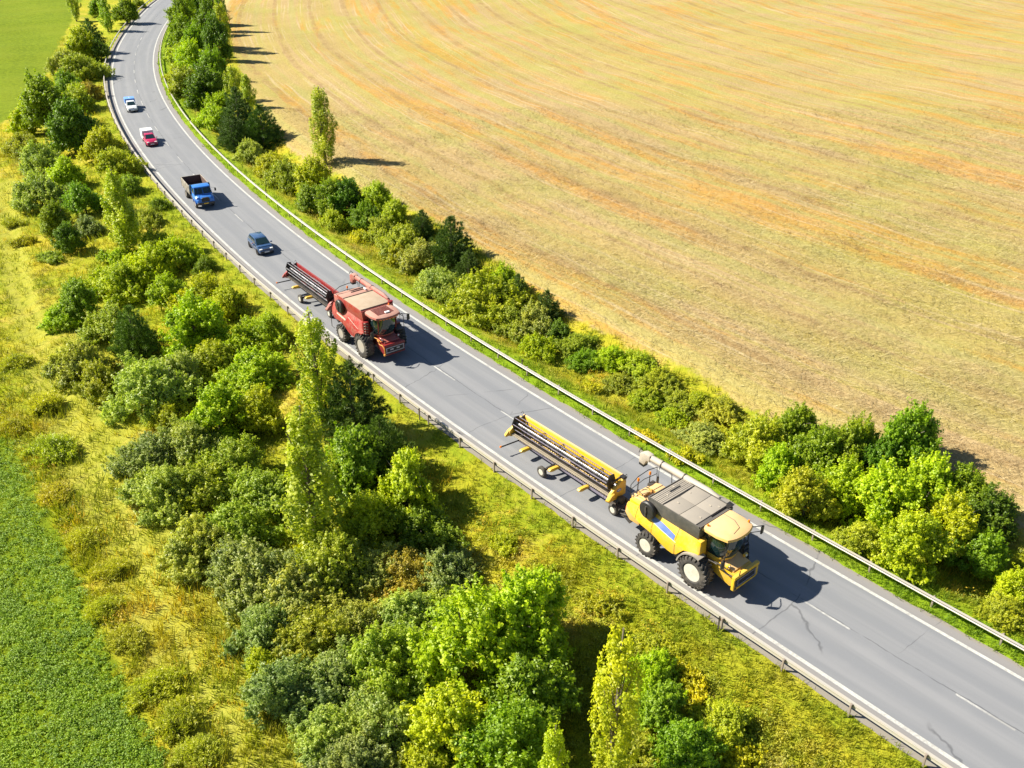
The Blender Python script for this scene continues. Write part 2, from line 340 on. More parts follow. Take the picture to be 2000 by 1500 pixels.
class MB:
    """collects shapes; build() links them as one mesh object"""
    def __init__(s): s.v = []; s.f = []
    def add(s, vs, fs):
        b = len(s.v); s.v += [tuple(v) for v in vs]; s.f += [tuple(i + b for i in f) for f in fs]; return s
    def box(s, c, d, rot=(0, 0, 0), top=(1, 1)):
        M = Euler([R(a) for a in rot]).to_matrix(); vs = []
        for z in (-.5, .5):
            k = top if z > 0 else (1, 1)
            for x, y in ((-.5, -.5), (.5, -.5), (.5, .5), (-.5, .5)):
                vs.append(Vector(c) + M @ Vector((x * d[0] * k[0], y * d[1] * k[1], z * d[2])))
        return s.add(vs, [(3, 2, 1, 0), (4, 5, 6, 7), (0, 1, 5, 4), (1, 2, 6, 5), (2, 3, 7, 6), (3, 0, 4, 7)])
    def loft(s, rings, cap=True):
        n = len(rings[0]); vs = [p for r in rings for p in r]; fs = []
        for i in range(len(rings) - 1):
            for j in range(n):
                k = (j + 1) % n
                fs.append((i * n + j, i * n + k, (i + 1) * n + k, (i + 1) * n + j))
        if cap: fs += [tuple(reversed(range(n))), tuple((len(rings) - 1) * n + j for j in range(n))]
        return s.add(vs, fs)
    def tube(s, pts, r, n=8):
        pts = [Vector(p) for p in pts]; rings = []
        rs = r if isinstance(r, (list, tuple)) else [r] * len(pts)
        for i, p in enumerate(pts):
            t = (pts[min(i + 1, len(pts) - 1)] - pts[max(i - 1, 0)]).normalized()
            a = t.cross(Vector((0, 0, 1)) if abs(t.z) < .9 else Vector((1, 0, 0))).normalized(); b = t.cross(a)
            rings.append([p + rs[i] * (math.cos(2 * math.pi * j / n) * a + math.sin(2 * math.pi * j / n) * b) for j in range(n)])
        return s.loft(rings)
    def prism(s, prof, y0, y1, axis='y', k1=1.0):
        """polygon in the plane across `axis`, extruded along it"""
        def P(a, b, c): return {'y': (a, c, b), 'x': (c, a, b), 'z': (a, b, c)}[axis]
        n = len(prof)
        vs = [P(a, b, y0) for a, b in prof] + [P(a * k1, b * k1, y1) for a, b in prof]
        fs = [tuple(range(n)), tuple(reversed(range(n, 2 * n)))] + [(i, i + n, (i + 1) % n + n, (i + 1) % n) for i in range(n)]
        return s.add(vs, fs)
    def lathe(s, prof, c, n=28, axis='y'):
        """prof: (radius, offset along axis)"""
        rings = []
        for r, o in prof:
            rg = []
            for j in range(n):
                a = 2 * math.pi * j / n; u, w = r * math.cos(a), r * math.sin(a)
                rg.append((c[0] + u, c[1] + o, c[2] + w) if axis == 'y' else ((c[0] + o, c[1] + u, c[2] + w) if axis == 'x' else (c[0] + u, c[1] + w, c[2] + o)))
            rings.append(rg)
        return s.loft(rings)
    def build(s, name, mat, parent=None, bevel=0.0, smooth=True, loc=None):
        me = bpy.data.meshes.new(name); me.from_pydata(s.v, [], s.f)
        import bmesh
        bm = bmesh.new(); bm.from_mesh(me); bmesh.ops.recalc_face_normals(bm, faces=bm.faces)
        if bevel:
            es = [e for e in bm.edges if len(e.link_faces) == 2 and e.calc_face_angle(0) > R(35)]
            bmesh.ops.bevel(bm, geom=es, offset=bevel, segments=2, profile=0.6, affect='EDGES', clamp_overlap=True)
        if smooth:
            for f in bm.faces: f.smooth = True
            for e in bm.edges:
                e.smooth = len(e.link_faces) == 2 and e.calc_face_angle(0) < R(38)
        bm.to_mesh(me); bm.free()
        me.materials.append(MATS[mat])
        o = bpy.data.objects.new(name, me); COL.objects.link(o)
        if parent: o.parent = parent
        if loc: o.location = loc
        return o

def np_mesh(name, V, F, mat, attrs=None, tri=False, smooth=False, fattrs=None):
    """V (n,3), F (m,3|4) -> mesh"""
    me = bpy.data.meshes.new(name)
    k = F.shape[1]
    me.vertices.add(len(V)); me.vertices.foreach_set('co', V.astype(np.float32).ravel())
    me.loops.add(F.size); me.loops.foreach_set('vertex_index', F.astype(np.int32).ravel())
    me.polygons.add(len(F)); me.polygons.foreach_set('loop_start', np.arange(0, F.size, k, dtype=np.int32))
    me.update(calc_edges=True)
    if smooth: me.polygons.foreach_set('use_smooth', np.ones(len(F), bool))
    for nm, a in (attrs or {}).items():
        at = me.attributes.new(nm, 'FLOAT', 'POINT'); at.data.foreach_set('value', a.astype(np.float32))
    for nm, a in (fattrs or {}).items():
        at = me.attributes.new(nm, 'FLOAT', 'FACE'); at.data.foreach_set('value', a.astype(np.float32))
    me.materials.append(MATS[mat])
    return me
def link(name, me, parent=None):
    o = bpy.data.objects.new(name, me); COL.objects.link(o)
    if parent: o.parent = parent
    return o

# ------------------------------------------------------------ road axis and terrain
AXIS = np.array([[-90.86, 261.48], [-88.85, 250.79], [-86.72, 240.15], [-84.41, 229.55], [-81.88, 218.99], [-79.09, 208.49], [-76.02, 198.07], [-72.65, 187.74], [-68.96, 177.53], [-64.96, 167.43], [-60.66, 157.46], [-56.07, 147.63], [-51.2, 137.92], [-46.08, 128.35], [-40.72, 118.9], [-35.13, 109.58], [-29.33, 100.4], [-23.33, 91.35], [-17.11, 82.44], [-10.7, 73.68], [-4.08, 65.07], [2.72, 56.61], [9.68, 48.27], [16.75, 40.03]])
def extend(P, n0, n1, step=10, turn=1.5):
    P = [tuple(p) for p in P]
    h = math.atan2(P[0][1] - P[1][1], P[0][0] - P[1][0]); p = np.array(P[0])
    for _ in range(n0):
        h -= R(turn); p = p + step * np.array((math.cos(h), math.sin(h))); P.insert(0, tuple(p))
    h = R(-49.0); p = np.array(P[-1])
    for _ in range(n1):
        p = p + step * np.array((math.cos(h), math.sin(h))); P.append(tuple(p))
    return np.array(P)
N0 = 34
CTRL = extend(AXIS, N0, 26)
def catmull(P, k=8):
    out = []
    for i in range(1, len(P) - 2):
        p0, p1, p2, p3 = P[i - 1:i + 3]
        for j in range(k):
            t = j / k
            out.append(0.5 * ((2 * p1) + (-p0 + p2) * t + (2 * p0 - 5 * p1 + 4 * p2 - p3) * t * t + (-p0 + 3 * p1 - 3 * p2 + p3) * t ** 3))
    return np.array(out)
RD = catmull(CTRL)
RS = np.r_[0, np.cumsum(np.hypot(*np.diff(RD, axis=0).T))]
i0 = np.hypot(*(RD - AXIS[0]).T).argmin()
RS = RS - RS[i0]                            # arc length, same zero as my measurements
RT = np.gradient(RD, axis=0); RT /= np.hypot(*RT.T)[:, None]
RN = np.c_[-RT[:, 1], RT[:, 0]]                   # to the left of travel (+lat)
def on_road(s, lat=0.0):
    x = np.interp(s, RS, RD[:, 0]); y = np.interp(s, RS, RD[:, 1])
    nx = np.interp(s, RS, RN[:, 0]); ny = np.interp(s, RS, RN[:, 1])
    return x + nx * lat, y + ny * lat
def heading(s):
    return math.atan2(np.interp(s, RS, RT[:, 1]), np.interp(s, RS, RT[:, 0]))
def latlong(X, Y):
    """signed distance from the road axis and arc length, vectorised"""
    X = np.asarray(X, float).ravel(); Y = np.asarray(Y, float).ravel()
    L = np.empty(len(X)); S = np.empty(len(X))
    A = RD[::2]; s_ = RS[::2]; T = RT[::2]
    for a in range(0, len(X), 20000):
        x = X[a:a + 20000, None]; y = Y[a:a + 20000, None]
        i = ((x - A[None, :, 0]) ** 2 + (y - A[None, :, 1]) ** 2).argmin(1)
        dx = x[:, 0] - A[i, 0]; dy = y[:, 0] - A[i, 1]
        u = dx * T[i, 0] + dy * T[i, 1]
        l = -dx * T[i, 1] + dy * T[i, 0]
        far = (i == 0) | (i == len(A) - 1)
        L[a:a + 20000] = np.where(far, l, np.sign(l) * np.hypot(l, 0) if False else l)
        S[a:a + 20000] = s_[i] + u
    return L, S
def sstep(x, a, b):
    t = np.clip((x - a) / (b - a), 0, 1); return t * t * (3 - 2 * t)
def wob(X, Y):
    return (np.sin(X * .11 + 1.3) * np.cos(Y * .093 - .4) * .5 + np.sin(X * .31 + Y * .17) * .22 + np.sin(Y * .43 - X * .29 + 2) * .16)
def height(X, Y, L=None):
    X = np.asarray(X, float); Y = np.asarray(Y, float); sh = X.shape
    if L is None: L, _ = latlong(X, Y)
    X = X.ravel(); Y = Y.ravel()
    z = -0.03 - 0.03 * sstep(np.abs(L), 4.3, 4.9)
    z = z - 1.5 * sstep(-L, 6.2, 17)
    z = z - 0.9 * sstep(L, 6.6, 9.5) + 2.3 * sstep(L, 10.5, 18)
    z = z + wob(X, Y) * 0.45 * sstep(np.abs(L), 7, 16)
    return z.reshape(sh)

def ray(px, py):
    d = Vector(((px - 1000) / FPX, (750 - py) / FPX, -1.0))
    return cam_o.rotation_euler.to_matrix() @ d
def at(px, py, above=0.0):
    """ground point whose spot `above` metres over the terrain is seen at photo pixel (px, py)"""
    d = ray(px, py); z = 0.0
    for _ in range(6):
        t = (z + above - CAM_H) / d.z
        x, y = d.x * t, d.y * t
        z = float(height(np.array([x]), np.array([y]))[0])
    return x, y, z
def px_scale(x, y, z):
    """photo pixels per metre at a point"""
    th = R(PITCH)
    return FPX / (y * math.cos(th) + (CAM_H - z) * math.sin(th))

# ------------------------------------------------------------ ground: one grid, fine near the scene and coarse to the horizon
def poly_px(pts): return np.array([at(*p)[:2] for p in pts])
def inside(P, X, Y):
    c = np.zeros(X.shape, bool); n = len(P)
    for i in range(n):
        x1, y1 = P[i]; x2, y2 = P[(i + 1) % n]
        with np.errstate(divide='ignore', invalid='ignore'):
            k = ((y1 > Y) != (y2 > Y)) & (X < (x2 - x1) * (Y - y1) / (y2 - y1 + 1e-12) + x1)
        c ^= k
    return c
def seg_dist(P, X, Y, closed=False):
    d = np.full(X.shape, 1e9); n = len(P)
    for i in range(n if closed else n - 1):
        a = P[i]; b = P[(i + 1) % n]; ab = b - a
        t = np.clip(((X - a[0]) * ab[0] + (Y - a[1]) * ab[1]) / (ab @ ab), 0, 1)
        d = np.minimum(d, np.hypot(X - a[0] - t * ab[0], Y - a[1] - t * ab[1]))
    return d
def soft(P, X, Y, w):
    """1 inside a polygon, 0 outside, smooth over w metres"""
    d = seg_dist(P, X, Y, True); s = np.where(inside(P, X, Y), d, -d)
    return np.clip(0.5 + s / w, 0, 1)
CROP_NEAR = np.vstack([poly_px([(-400, 700), (0, 845), (45, 905), (100, 1010), (150, 1120), (205, 1240), (255, 1350), (310, 1480), (345, 1600)]), [(-12, 22), (-14, -40), (-260, -40), (-260, 60)]])
CROP_FAR = np.vstack([poly_px([(-160, 300), (0, 245), (40, 205), (85, 155), (112, 95), (140, 40), (160, 0)]), [(-130, 330), (-150, 600), (-900, 900), (-900, 60), (-260, 110)]])
FIELD = np.vstack([poly_px([(424, -30), (438, 30), (456, 100), (490, 185), (540, 262), (598, 322), (668, 345), (760, 392), (835, 425), (935, 485), (1010, 540), (1100, 612), (1210, 660), (1340, 722), (1450, 790), (1570, 860), (1800, 920), (1920, 975), (2000, 1035)]),
                   [(70, 30), (120, -40), (900, -60), (1500, 700), (900, 1500), (-100, 1500), (-100, 420)]])
TRAIL = poly_px([(10, 360), (22, 460), (40, 560), (75, 690), (120, 820), (175, 940), (225, 1040), (285, 1180), (345, 1310), (420, 1440), (470, 1560)])
TRAIL2 = poly_px([(150, 560), (160, 700), (215, 830), (290, 930), (345, 1080), (430, 1230), (520, 1400), (600, 1540)])
xs = np.r_[-4000, -2200, -1200, -700, -420, -300, np.arange(-240, -120, 3.0), np.arange(-120, 66, 0.75), np.arange(66, 150, 3.0), 170, 220, 300, 450, 750, 1300, 2400, 4000]
ys = np.r_[-3000, -1400, -600, -250, -100, -40, -10, np.arange(0, 130, 0.75), np.arange(130, 300, 1.5), np.arange(300, 350, 4.0), 365, 420, 520, 700, 1000, 1600, 2600, 4500, 7000]
GX, GY = np.meshgrid(xs, ys); sh = GX.shape
X, Y = GX.ravel(), GY.ravel()
L, S = latlong(X, Y)
Z = height(X, Y, L)
crop = np.maximum(soft(CROP_NEAR, X, Y, 3.0), soft(CROP_FAR, X, Y, 5.0))
stub = soft(FIELD, X, Y, 3.5)
tq = seg_dist(TRAIL, X, Y)
trail = np.maximum(np.exp(-((tq - 0.8) / 0.42) ** 2) + .35 * np.exp(-(tq / 1.2) ** 2), 0.75 * np.exp(-(seg_dist(TRAIL2, X, Y) / 2.2) ** 2))
nearroad = sstep(-np.abs(L), -8.2, -5.6) * np.where(L > 0, 1.0, 0.35)
Z = Z - 0.25 * np.exp(-(seg_dist(TRAIL, X, Y) / 0.5) ** 2)
sag = (np.abs(L) < 5.6)
Z = np.where(np.abs(L) < 4.0, -0.25, Z)          # the soil lies below the carriageway sheet
idx = np.arange(len(X)).reshape(sh)
Fq = np.stack([idx[:-1, :-1], idx[:-1, 1:], idx[1:, 1:], idx[1:, :-1]], -1).reshape(-1, 4)
def sheet(name, mask, label=None):
    F = Fq[mask]; u, inv = np.unique(F, return_inverse=True)
    me = np_mesh(name, np.c_[X, Y, Z][u], inv.reshape(-1, 4), 'ground_cover',
                 dict(lat=L[u], along=S[u], crop=crop[u], stubble=stub[u], trail=trail[u], nearroad=nearroad[u]), smooth=True)
    tag(link(name, me), kind='structure')
mc, ms = crop[Fq].mean(1) > 0.5, stub[Fq].mean(1) > 0.5
sheet('ground', ~mc & ~ms); sheet('green_field', mc); sheet('stubble_field', ms & ~mc)

def strip(name, lats, s0, s1, mat, z, ds=1.0, jag=None):
    s = np.arange(s0, s1 + ds, ds); V = []; la = []; al = []
    for k, lt in enumerate(lats):
        l_ = np.full(len(s), lt)
        if jag and k in (0, len(lats) - 1): l_ = l_ + jag * (np.sin(s * 1.7 + k) * .5 + np.sin(s * .63 + 2 * k) * .6 + rng.normal(0, .35, len(s)))
        x, y = on_road(s, l_); V.append(np.c_[x, y, np.full(len(s), z)]); la.append(l_); al.append(s)
    n = len(s); V = np.vstack(V); i = np.arange(n - 1)
    F = np.vstack([np.c_[i + k * n, i + (k + 1) * n, i + (k + 1) * n + 1, i + k * n + 1][:, ::-1] for k in range(len(lats) - 1)])
    return np_mesh(name, V, F, mat, dict(lat=np.concatenate(la), along=np.concatenate(al)))
S0, S1 = -230, 370
road = link('road', strip('road', [-5.0, -4.6, -3.7, -1.8, 0, 1.8, 3.7, 4.3, 4.62], S0, S1, 'asphalt', 0.0, 0.5, 0.07)); tag(road, kind='structure')
def marking(lats, s0, s1, ds=1.0):
    return strip('m', lats, s0, s1, 'road_marking', 0.004, ds)
for nm, lt, w in (('edge_line', -3.72, 0.24), ('edge_line', 3.72, 0.22)):
    tag(link(nm, marking([lt - w / 2, lt + w / 2], S0, S1)), kind='structure')
V, F, n = [], [], 0
for k in range(-20, 12):
    s0 = 213.2 + 9 * k
    x, y = on_road(np.array([s0, s0 + 1.5, s0 + 3, s0 + 3, s0 + 1.5, s0]), np.array([.0, .0, .0, .13, .13, .13]) + 0.12)
    V.append(np.c_[x, y, np.full(6, 0.004)]); F += [(n, n + 1, n + 4, n + 5), (n + 1, n + 2, n + 3, n + 4)]; n += 6
tag(link('centre_line', np_mesh('centre_line', np.vstack(V), np.array(F), 'worn_marking')), kind='structure')

# ------------------------------------------------------------ guardrails
def guardrail(name, lat, side, s0, s1, spacing, phase, label):
    root = empty(name, (*on_road((s0 + s1) / 2, lat), 0)); ox, oy = root.location.x, root.location.y
    s = np.arange(s0, s1 + 1, 1.0)
    # W-beam profile: (offset towards the road, z)
    prof = [(0.0, .52), (.05, .535), (.07, .57), (.035, .61), (.02, .635), (.035, .66), (.07, .70), (.05, .735), (0.0, .75), (-.03, .74), (-.025, .70), (-.012, .635), (-.025, .57), (-.03, .53)]
    rings = []
    for a in s:
        rings.append([(lambda q: (q[0] - ox, q[1] - oy, z))(on_road(a, lat - side * o)) for o, z in prof])
    MB().loft(rings).build('beam', 'galvanised', root)
    cap = MB()                                      # the box rail on top that catches the light
    rings = []
    for a in s:
        rings.append([(lambda q: (q[0] - ox, q[1] - oy, z))(on_road(a, lat + side * o)) for o, z in ((-.13, .752), (.015, .752), (.015, .785), (-.13, .785))])
    cap.loft(rings).build('top_rail', 'galvanised', root)
    proto = None
    k = 0
    a = s0 + phase
    while a < s1 and k < 98:
        x, y = on_road(a, lat + side * 0.13)
        if proto is None:
            o = MB().box((0, 0, .13), (.10, .09, 1.22)).box((0.0, -side * .065, .63), (.14, .05, .2)).build('post', 'post_brown', root, bevel=.01); proto = o
        else:
            o = proto.copy(); COL.objects.link(o)
        o.location = (x - ox, y - oy, 0.03 + random.uniform(-.03, .03)); o.rotation_euler = (random.uniform(-.03, .03), random.uniform(-.03, .03), heading(a)); k += 1; a += spacing
    tag(root, label, 'guardrail')
    return root
guardrail('guardrail', -5.0, -1, -20, 362, 3.9, 2.4, 'long metal guardrail with brown posts on the near left side of the road')
guardrail('guardrail', 5.15, 1, -20, 362, 3.9, 1.2, 'long metal guardrail on the stubble field side of the road')
def delineator(s, lat, label):
    x, y = on_road(s, lat); o = empty('marker_post', (x, y, float(height(np.array([x]), np.array([y]))[0])), heading(s))
    MB().prism([(-.06, -.03), (.06, -.03), (.0, .05)], 0, 1.05, 'z').build('post', 'dark_metal', o)
    MB().prism([(-.065, -.035), (.065, -.035), (.0, .055)], .78, .98, 'z').build('black_band', 'black_plastic', o)
    MB().box((0.02, 0, .88), (.08, .05, .14)).build('reflector', 'orange_lamp', o)
    tag(o, label, 'marker post', 'roadside marker posts behind the guardrails')
for px, py, lb in ((834, 815, 'small dark reflector post behind the left guardrail, beside the open road between the combines'), (1416, 1222, 'small dark reflector post behind the left guardrail, nearest the camera'), (432, 556, 'x'), (1192, 640, 'x')):
    if lb == 'x': continue
    x, y, z = at(px, py); l, s = latlong([x], [y]); delineator(float(s[0]), -5.3, lb)
for px, py, lb in ((1030, 720, 'small pale reflector post behind the far guardrail, beyond the open road between the combines'), (565, 385, 'small pale reflector post behind the far guardrail across the road from the blue truck')):
    x, y, z = at(px, py); l, s = latlong([x], [y]); delineator(float(s[0]), 5.5, lb)


# ------------------------------------------------------------ vehicles (local axes: x forward, y left, z up)
def wheel(parent, c, r, w, side, rim='cream_rim', tyre='tyre', lugs=0, rimk=0.56, name='wheel'):
    """side +1: outer face towards +y"""
    e = MB(); h = w / 2
    k = rimk * r
    e.lathe([(k, -h * .80), (k * 1.12, -h * .98), (r * .80, -h), (r * .93, -h * .86), (r * (.965 if lugs else 1), -h * .55), (r * (.97 if lugs else 1), h * .55), (r * .93, h * .86), (r * .80, h), (k * 1.12, h * .98), (k, h * .80)], (0, 0, 0), 40)
    if lugs:
        for j in range(lugs):
            for s in (-1, 1):
                a = 2 * math.pi * (j + (0.5 if s > 0 else 0)) / lugs; sk = 0.26
                vs = []
                for (yy, da) in ((0.03 * h * s, sk), (h * .93 * s, 0.0)):
                    for rr in (r * .93, r * 1.02):
                        for dd in (-.045, .045):
                            A = a + da + dd * (1.1 if rr > r else 1.5); vs.append((rr * math.cos(A), yy, rr * math.sin(A) * 1.0))
                e.add(vs, [(0, 1, 3, 2), (4, 6, 7, 5), (0, 4, 5, 1), (2, 3, 7, 6), (0, 2, 6, 4), (1, 5, 7, 3)])
                vs = []                              # shoulder of the lug down the sidewall
                for (yy, r0, r1) in ((h * .9 * s, r * .9, r * 1.02), (h * 1.03 * s, r * .84, r * .985)):
                    for rr in (r0, r1):
                        for dd in (-.04, .04):
                            A = a + dd; vs.append((rr * math.cos(A), yy, rr * math.sin(A)))
                e.add(vs, [(0, 1, 3, 2), (4, 6, 7, 5), (0, 4, 5, 1), (2, 3, 7, 6), (0, 2, 6, 4), (1, 5, 7, 3)])
    root = e.build(name, tyre, parent, loc=c)
    tag(root)
    d = MB(); o = side
    d.lathe([(k * .99, o * h * .86), (k * .92, o * h * .80), (k * .86, o * h * .45), (k * .50, o * h * .35), (k * .44, o * h * .5), (k * .30, o * h * .55), (0.001, o * h * .56)], (0, 0, 0), 28)
    d.lathe([(k * .99, -o * h * .80), (k * .85, -o * h * .4), (0.001, -o * h * .38)], (0, 0, 0), 20)
    for j in range(8):
        a = 2 * math.pi * j / 8
        d.lathe([(.03 * r / .9 + .01, o * h * .35), (.03 * r / .9 + .01, o * h * .47), (0.001, o * h * .47)], (k * .66 * math.cos(a), 0, k * .66 * math.sin(a)), 6)
    d.build('rim', rim, root)
    return root

def panel(mb, xs_, lo, hi, yf, th=.04, rows=7):
    """body side following y = yf(x, z), from z = lo(x) to hi(x)"""
    n = rows + 1; vs = []; fs = []
    for x, a, b in zip(xs_, lo, hi):
        for j in range(n):
            z = a + (b - a) * j / rows; vs.append((x, yf(x, z), z))
    m = len(vs)
    vs += [(x, y - math.copysign(th, y), z) for x, y, z in vs]
    for i in range(len(xs_) - 1):
        for j in range(rows):
            a = i * n + j; fs.append((a, a + 1, a + n + 1, a + n)); fs.append((m + a, m + a + n, m + a + n + 1, m + a + 1))
        fs.append((i * n, (i + 1) * n, m + (i + 1) * n, m + i * n)); a = i * n + rows; fs.append((a, m + a, m + a + n, a + n))
    for i in (0, len(xs_) - 1):
        for j in range(rows):
            a = i * n + j; fs.append((a, m + a, m + a + 1, a + 1))
    return mb.add(vs, fs)

def ring_round(x0, x1, hy, z, bow=.35, n=7, back=0.0):
    """plan outline of a cab: flat rear at x0, bowed front reaching x1"""
    pts = [(x0, -hy, z), (x0 + (x1 - x0) * .55, -hy, z)]
    for j in range(n):
        t = -1 + 2 * (j + .5) / n
        pts.append((x1 - bow * abs(t) ** 2.4, hy * t * .98, z))
    pts += [(x0 + (x1 - x0) * .55, hy, z), (x0, hy, z)]
    return pts

def combine(kind, s, lat, yaw, label):
    Y = kind == 'yellow'
    P, D, TK, LID = ('yellow_paint', 'yellow_dusty', 'tank_grey', 'lid_grey') if Y else ('red_paint', 'red_dusty', 'red_paint', 'tan_dust')
    x, y = on_road(s, lat); t = empty('combine_harvester', (x, y, 0), heading(s) + yaw)
    # running gear
    for sd in (-1, 1):
        wheel(t, (0, sd * 1.53, 1.03), 1.03, .82, sd, 'cream_rim' if Y else 'grey_rim', lugs=22, name='front_wheel')
        wheel(t, (-3.6, sd * 1.58, .78), .78, .62, sd, 'cream_rim' if Y else 'grey_rim', lugs=18, name='rear_wheel')
    b = MB()
    b.box((0, 0, .97), (.35, 2.2, .35)).box((-3.68, 0, .74), (.22, 2.3, .2)).box((-1.9, 0, 1.35), (4.6, 1.5, .8)).box((-.1, 0, 1.2), (.9, 1.3, .7))
    b.box((-2.6, -1.0, 1.1), (1.1, .3, .5)).box((-1.5, -1.15, 1.05), (.7, .35, .4)).box((-3.1, 1.0, 1.2), (1.2, .35, .5))
    b.tube([(-1.0, -1.2, .9), (-2.4, -1.25, .95), (-3.2, -1.1, 1.2)], .05).tube([(-.5, -1.0, 1.45), (-3.5, -1.1, 1.3)], .04)
    b.build('chassis', 'dark_metal', t, bevel=.02)
    # side panels, one each side: sweep over both wheels
    xs_ = [.12, 0, -.3, -.6, -.9, -1.15, -1.4, -1.7, -2.1, -2.6, -3.1, -3.6, -4.1, -4.6, -5.1, -5.6]
    lo = [2.12, 2.12, 2.14, 2.12, 2.0, 1.7, 1.38, 1.25, 1.28, 1.45, 1.70, 1.82, 1.90, 1.98, 2.12, 2.35] if Y else [2.05, 2.1, 2.14, 2.1, 1.95, 1.6, 1.28, 1.15, 1.15, 1.35, 1.68, 1.80, 1.82, 1.7, 1.6, 1.8]
    hi = [3.10, 3.12, 3.12, 3.12, 3.12, 3.12, 3.12, 3.12, 3.12, 3.10, 3.06, 3.0, 2.92, 2.84, 2.74, 2.66] if Y else [3.12] * 11 + [3.12, 3.1, 3.05, 2.95, 2.8]
    def yf(sd, off=0.0):
        def f(x, z):
            w = 1.70 - .32 * max(0, (z - 2.1) / .9) ** 1.4 - .10 * max(0, (1.7 - z)) - .22 * sstep(-x, 4.1, 5.8) - (.06 * sstep(x, -.3, .2))
            return sd * (w + off)
        return f
    for sd in (-1, 1):
        o = panel(MB(), xs_, lo, hi, yf(sd)).build('side_panel', P, t)
        if Y:
            # blue band as a long blade over the panel
            bx = [-4.35, -3.9, -3.3, -2.7, -2.1, -1.65]
            panel(MB(), bx, [2.74, 2.66, 2.55, 2.43, 2.32, 2.26], [2.80, 2.84, 2.86, 2.80, 2.68, 2.56], yf(sd, .012), .012, 3).build('blue_band', 'blue_stripe', o)
            panel(MB(), [-4.5, -2.7, -1.5], [2.72, 2.38, 2.18], [2.77, 2.42, 2.22], yf(sd, .014), .012, 1).build('trim_line', 'cream_rim', o)
        else:
            panel(MB(), [-4.4, -3.4, -2.8], [2.30, 2.25, 2.22], [2.42, 2.40, 2.36], yf(sd, .012), .012, 2).build('pale_band', 'pale_tube', o)
            panel(MB(), [-2.5, -.9, .3], [2.62, 2.3, 2.18], [2.66, 2.34, 2.2], yf(sd, .012), .012, 1).build('trim_line', 'pale_tube', o)
        for gx in (-1.55, -3.35, -4.7):
            k_ = xs_.index(min(xs_, key=lambda q: abs(q - gx))); panel(MB(), [gx - .015, gx + .015], [lo[k_] + .03] * 2, [hi[k_] - .02] * 2, yf(sd, .006), .01, 5).build('panel_gap', 'black_plastic', o)
        f = MB(); rr = []                            # mudguard arch over the drive wheel
        for j in range(11):
            a = R(72 + 100 * j / 10) if Y else R(80 + 80 * j / 10)
            c_, s_ = math.cos(a), math.sin(a); y0, y1 = sd * 1.25, sd * 1.88
            rr.append([(q * c_, yy, 1.03 + q * s_) for q, yy in ((1.13, y0), (1.13, y1), (1.22, y1), (1.22, y0))])
        f.loft(rr).build('mudguard', 'fender_grey' if Y else 'red_paint', t)
    b = MB()                                         # inner body closing the shell
    b.box((-2.15, 0, 2.40), (4.4, 2.5, 1.3)).box((-4.9, 0, 2.25), (1.5, 2.4, 1.0), top=(1, .95))
    b.build('body', P, t, bevel=.05)
    b = MB()                                         # front corner columns beside the cab
    for sd in (-1, 1):
        MB().box((.02, sd * 1.28, 2.62), (.30, .62, .98), top=(.9, .9)).build('front_corner', P if Y else 'red_dark', t, bevel=.04)
    # rear hood and chopper
    b = MB().prism([(-5.05, 2.5), (-5.5, 2.2), (-5.6, 1.5), (-5.2, 1.1), (-4.4, 1.1), (-4.4, 2.5)], -1.05, 1.05)
    b.build('rear_hood', D if Y else P, t, bevel=.05)
    b = MB().box((-5.5, 0, 1.0), (.7, 1.9, .35), (0, 25, 0)).box((-5.8, .5, .85), (.5, .7, .08)).box((-5.8, -.5, .85), (.5, .7, .08)).tube([(-5.3, 0, .8), (-6.1, 0, .62)], .06)
    b.tube([(-5.3, -1.0, 1.3), (-5.9, -1.1, 1.2), (-5.9, -.6, 1.0)], .03).tube([(-5.3, .9, 1.3), (-5.9, .9, 1.2)], .03)
    b.build('straw_chopper', 'dark_metal', t, bevel=.02)
    # engine deck behind the tank
    ed = MB().box((-4.1, .1, 2.80), (1.7, 2.2, .28)).box((-4.55, -.35, 2.98), (.5, .6, .3)).box((-4.3, .55, 3.0), (.7, .8, .35)).tube([(-4.9, -.8, 2.95), (-4.3, -.75, 3.0), (-3.9, -.9, 3.1)], .07)
    ed.build('engine_deck', D, t, bevel=.03)
    em = MB().tube([(-4.95, .3, 2.9), (-4.6, .2, 3.1), (-4.0, .2, 3.05)], .04).box((-4.85, .7, 3.0), (.3, .5, .25)).box((-3.85, -.35, 3.05), (.35, .5, .25)).tube([(-4.6, .9, 2.9), (-4.6, .9, 3.6)], .08).box((-4.95, -.6, 2.9), (.25, .7, .12))
    em.build('engine_parts', 'dark_metal', t, bevel=.02)
    # grain tank
    x0, x1 = (-3.05 if Y else -3.45, .66); zt = 3.92 if Y else 3.92
    tank = MB().loft([[(x0, -1.36, 3.0), (x1, -1.36, 3.0), (x1, 1.36, 3.0), (x0, 1.36, 3.0)], [(x0 - .05, -1.50, zt), (x1 + .12, -1.50, zt), (x1 + .12, 1.50, zt), (x0 - .05, 1.50, zt)]]).build('grain_tank', TK, t, bevel=.03)
    r = MB()                                         # raised rim round the lids
    for sd in (-1, 1): r.box(((x0 + x1) / 2, sd * 1.475, zt + .05), (x1 - x0 + .1, .05, .12))
    r.box((x1 + .10, 0, zt + .05), (.05, 2.9, .12)).box((x0 - .03, 0, zt + .04), (.05, 2.9, .09))
    r.build('tank_rim', TK, tank)
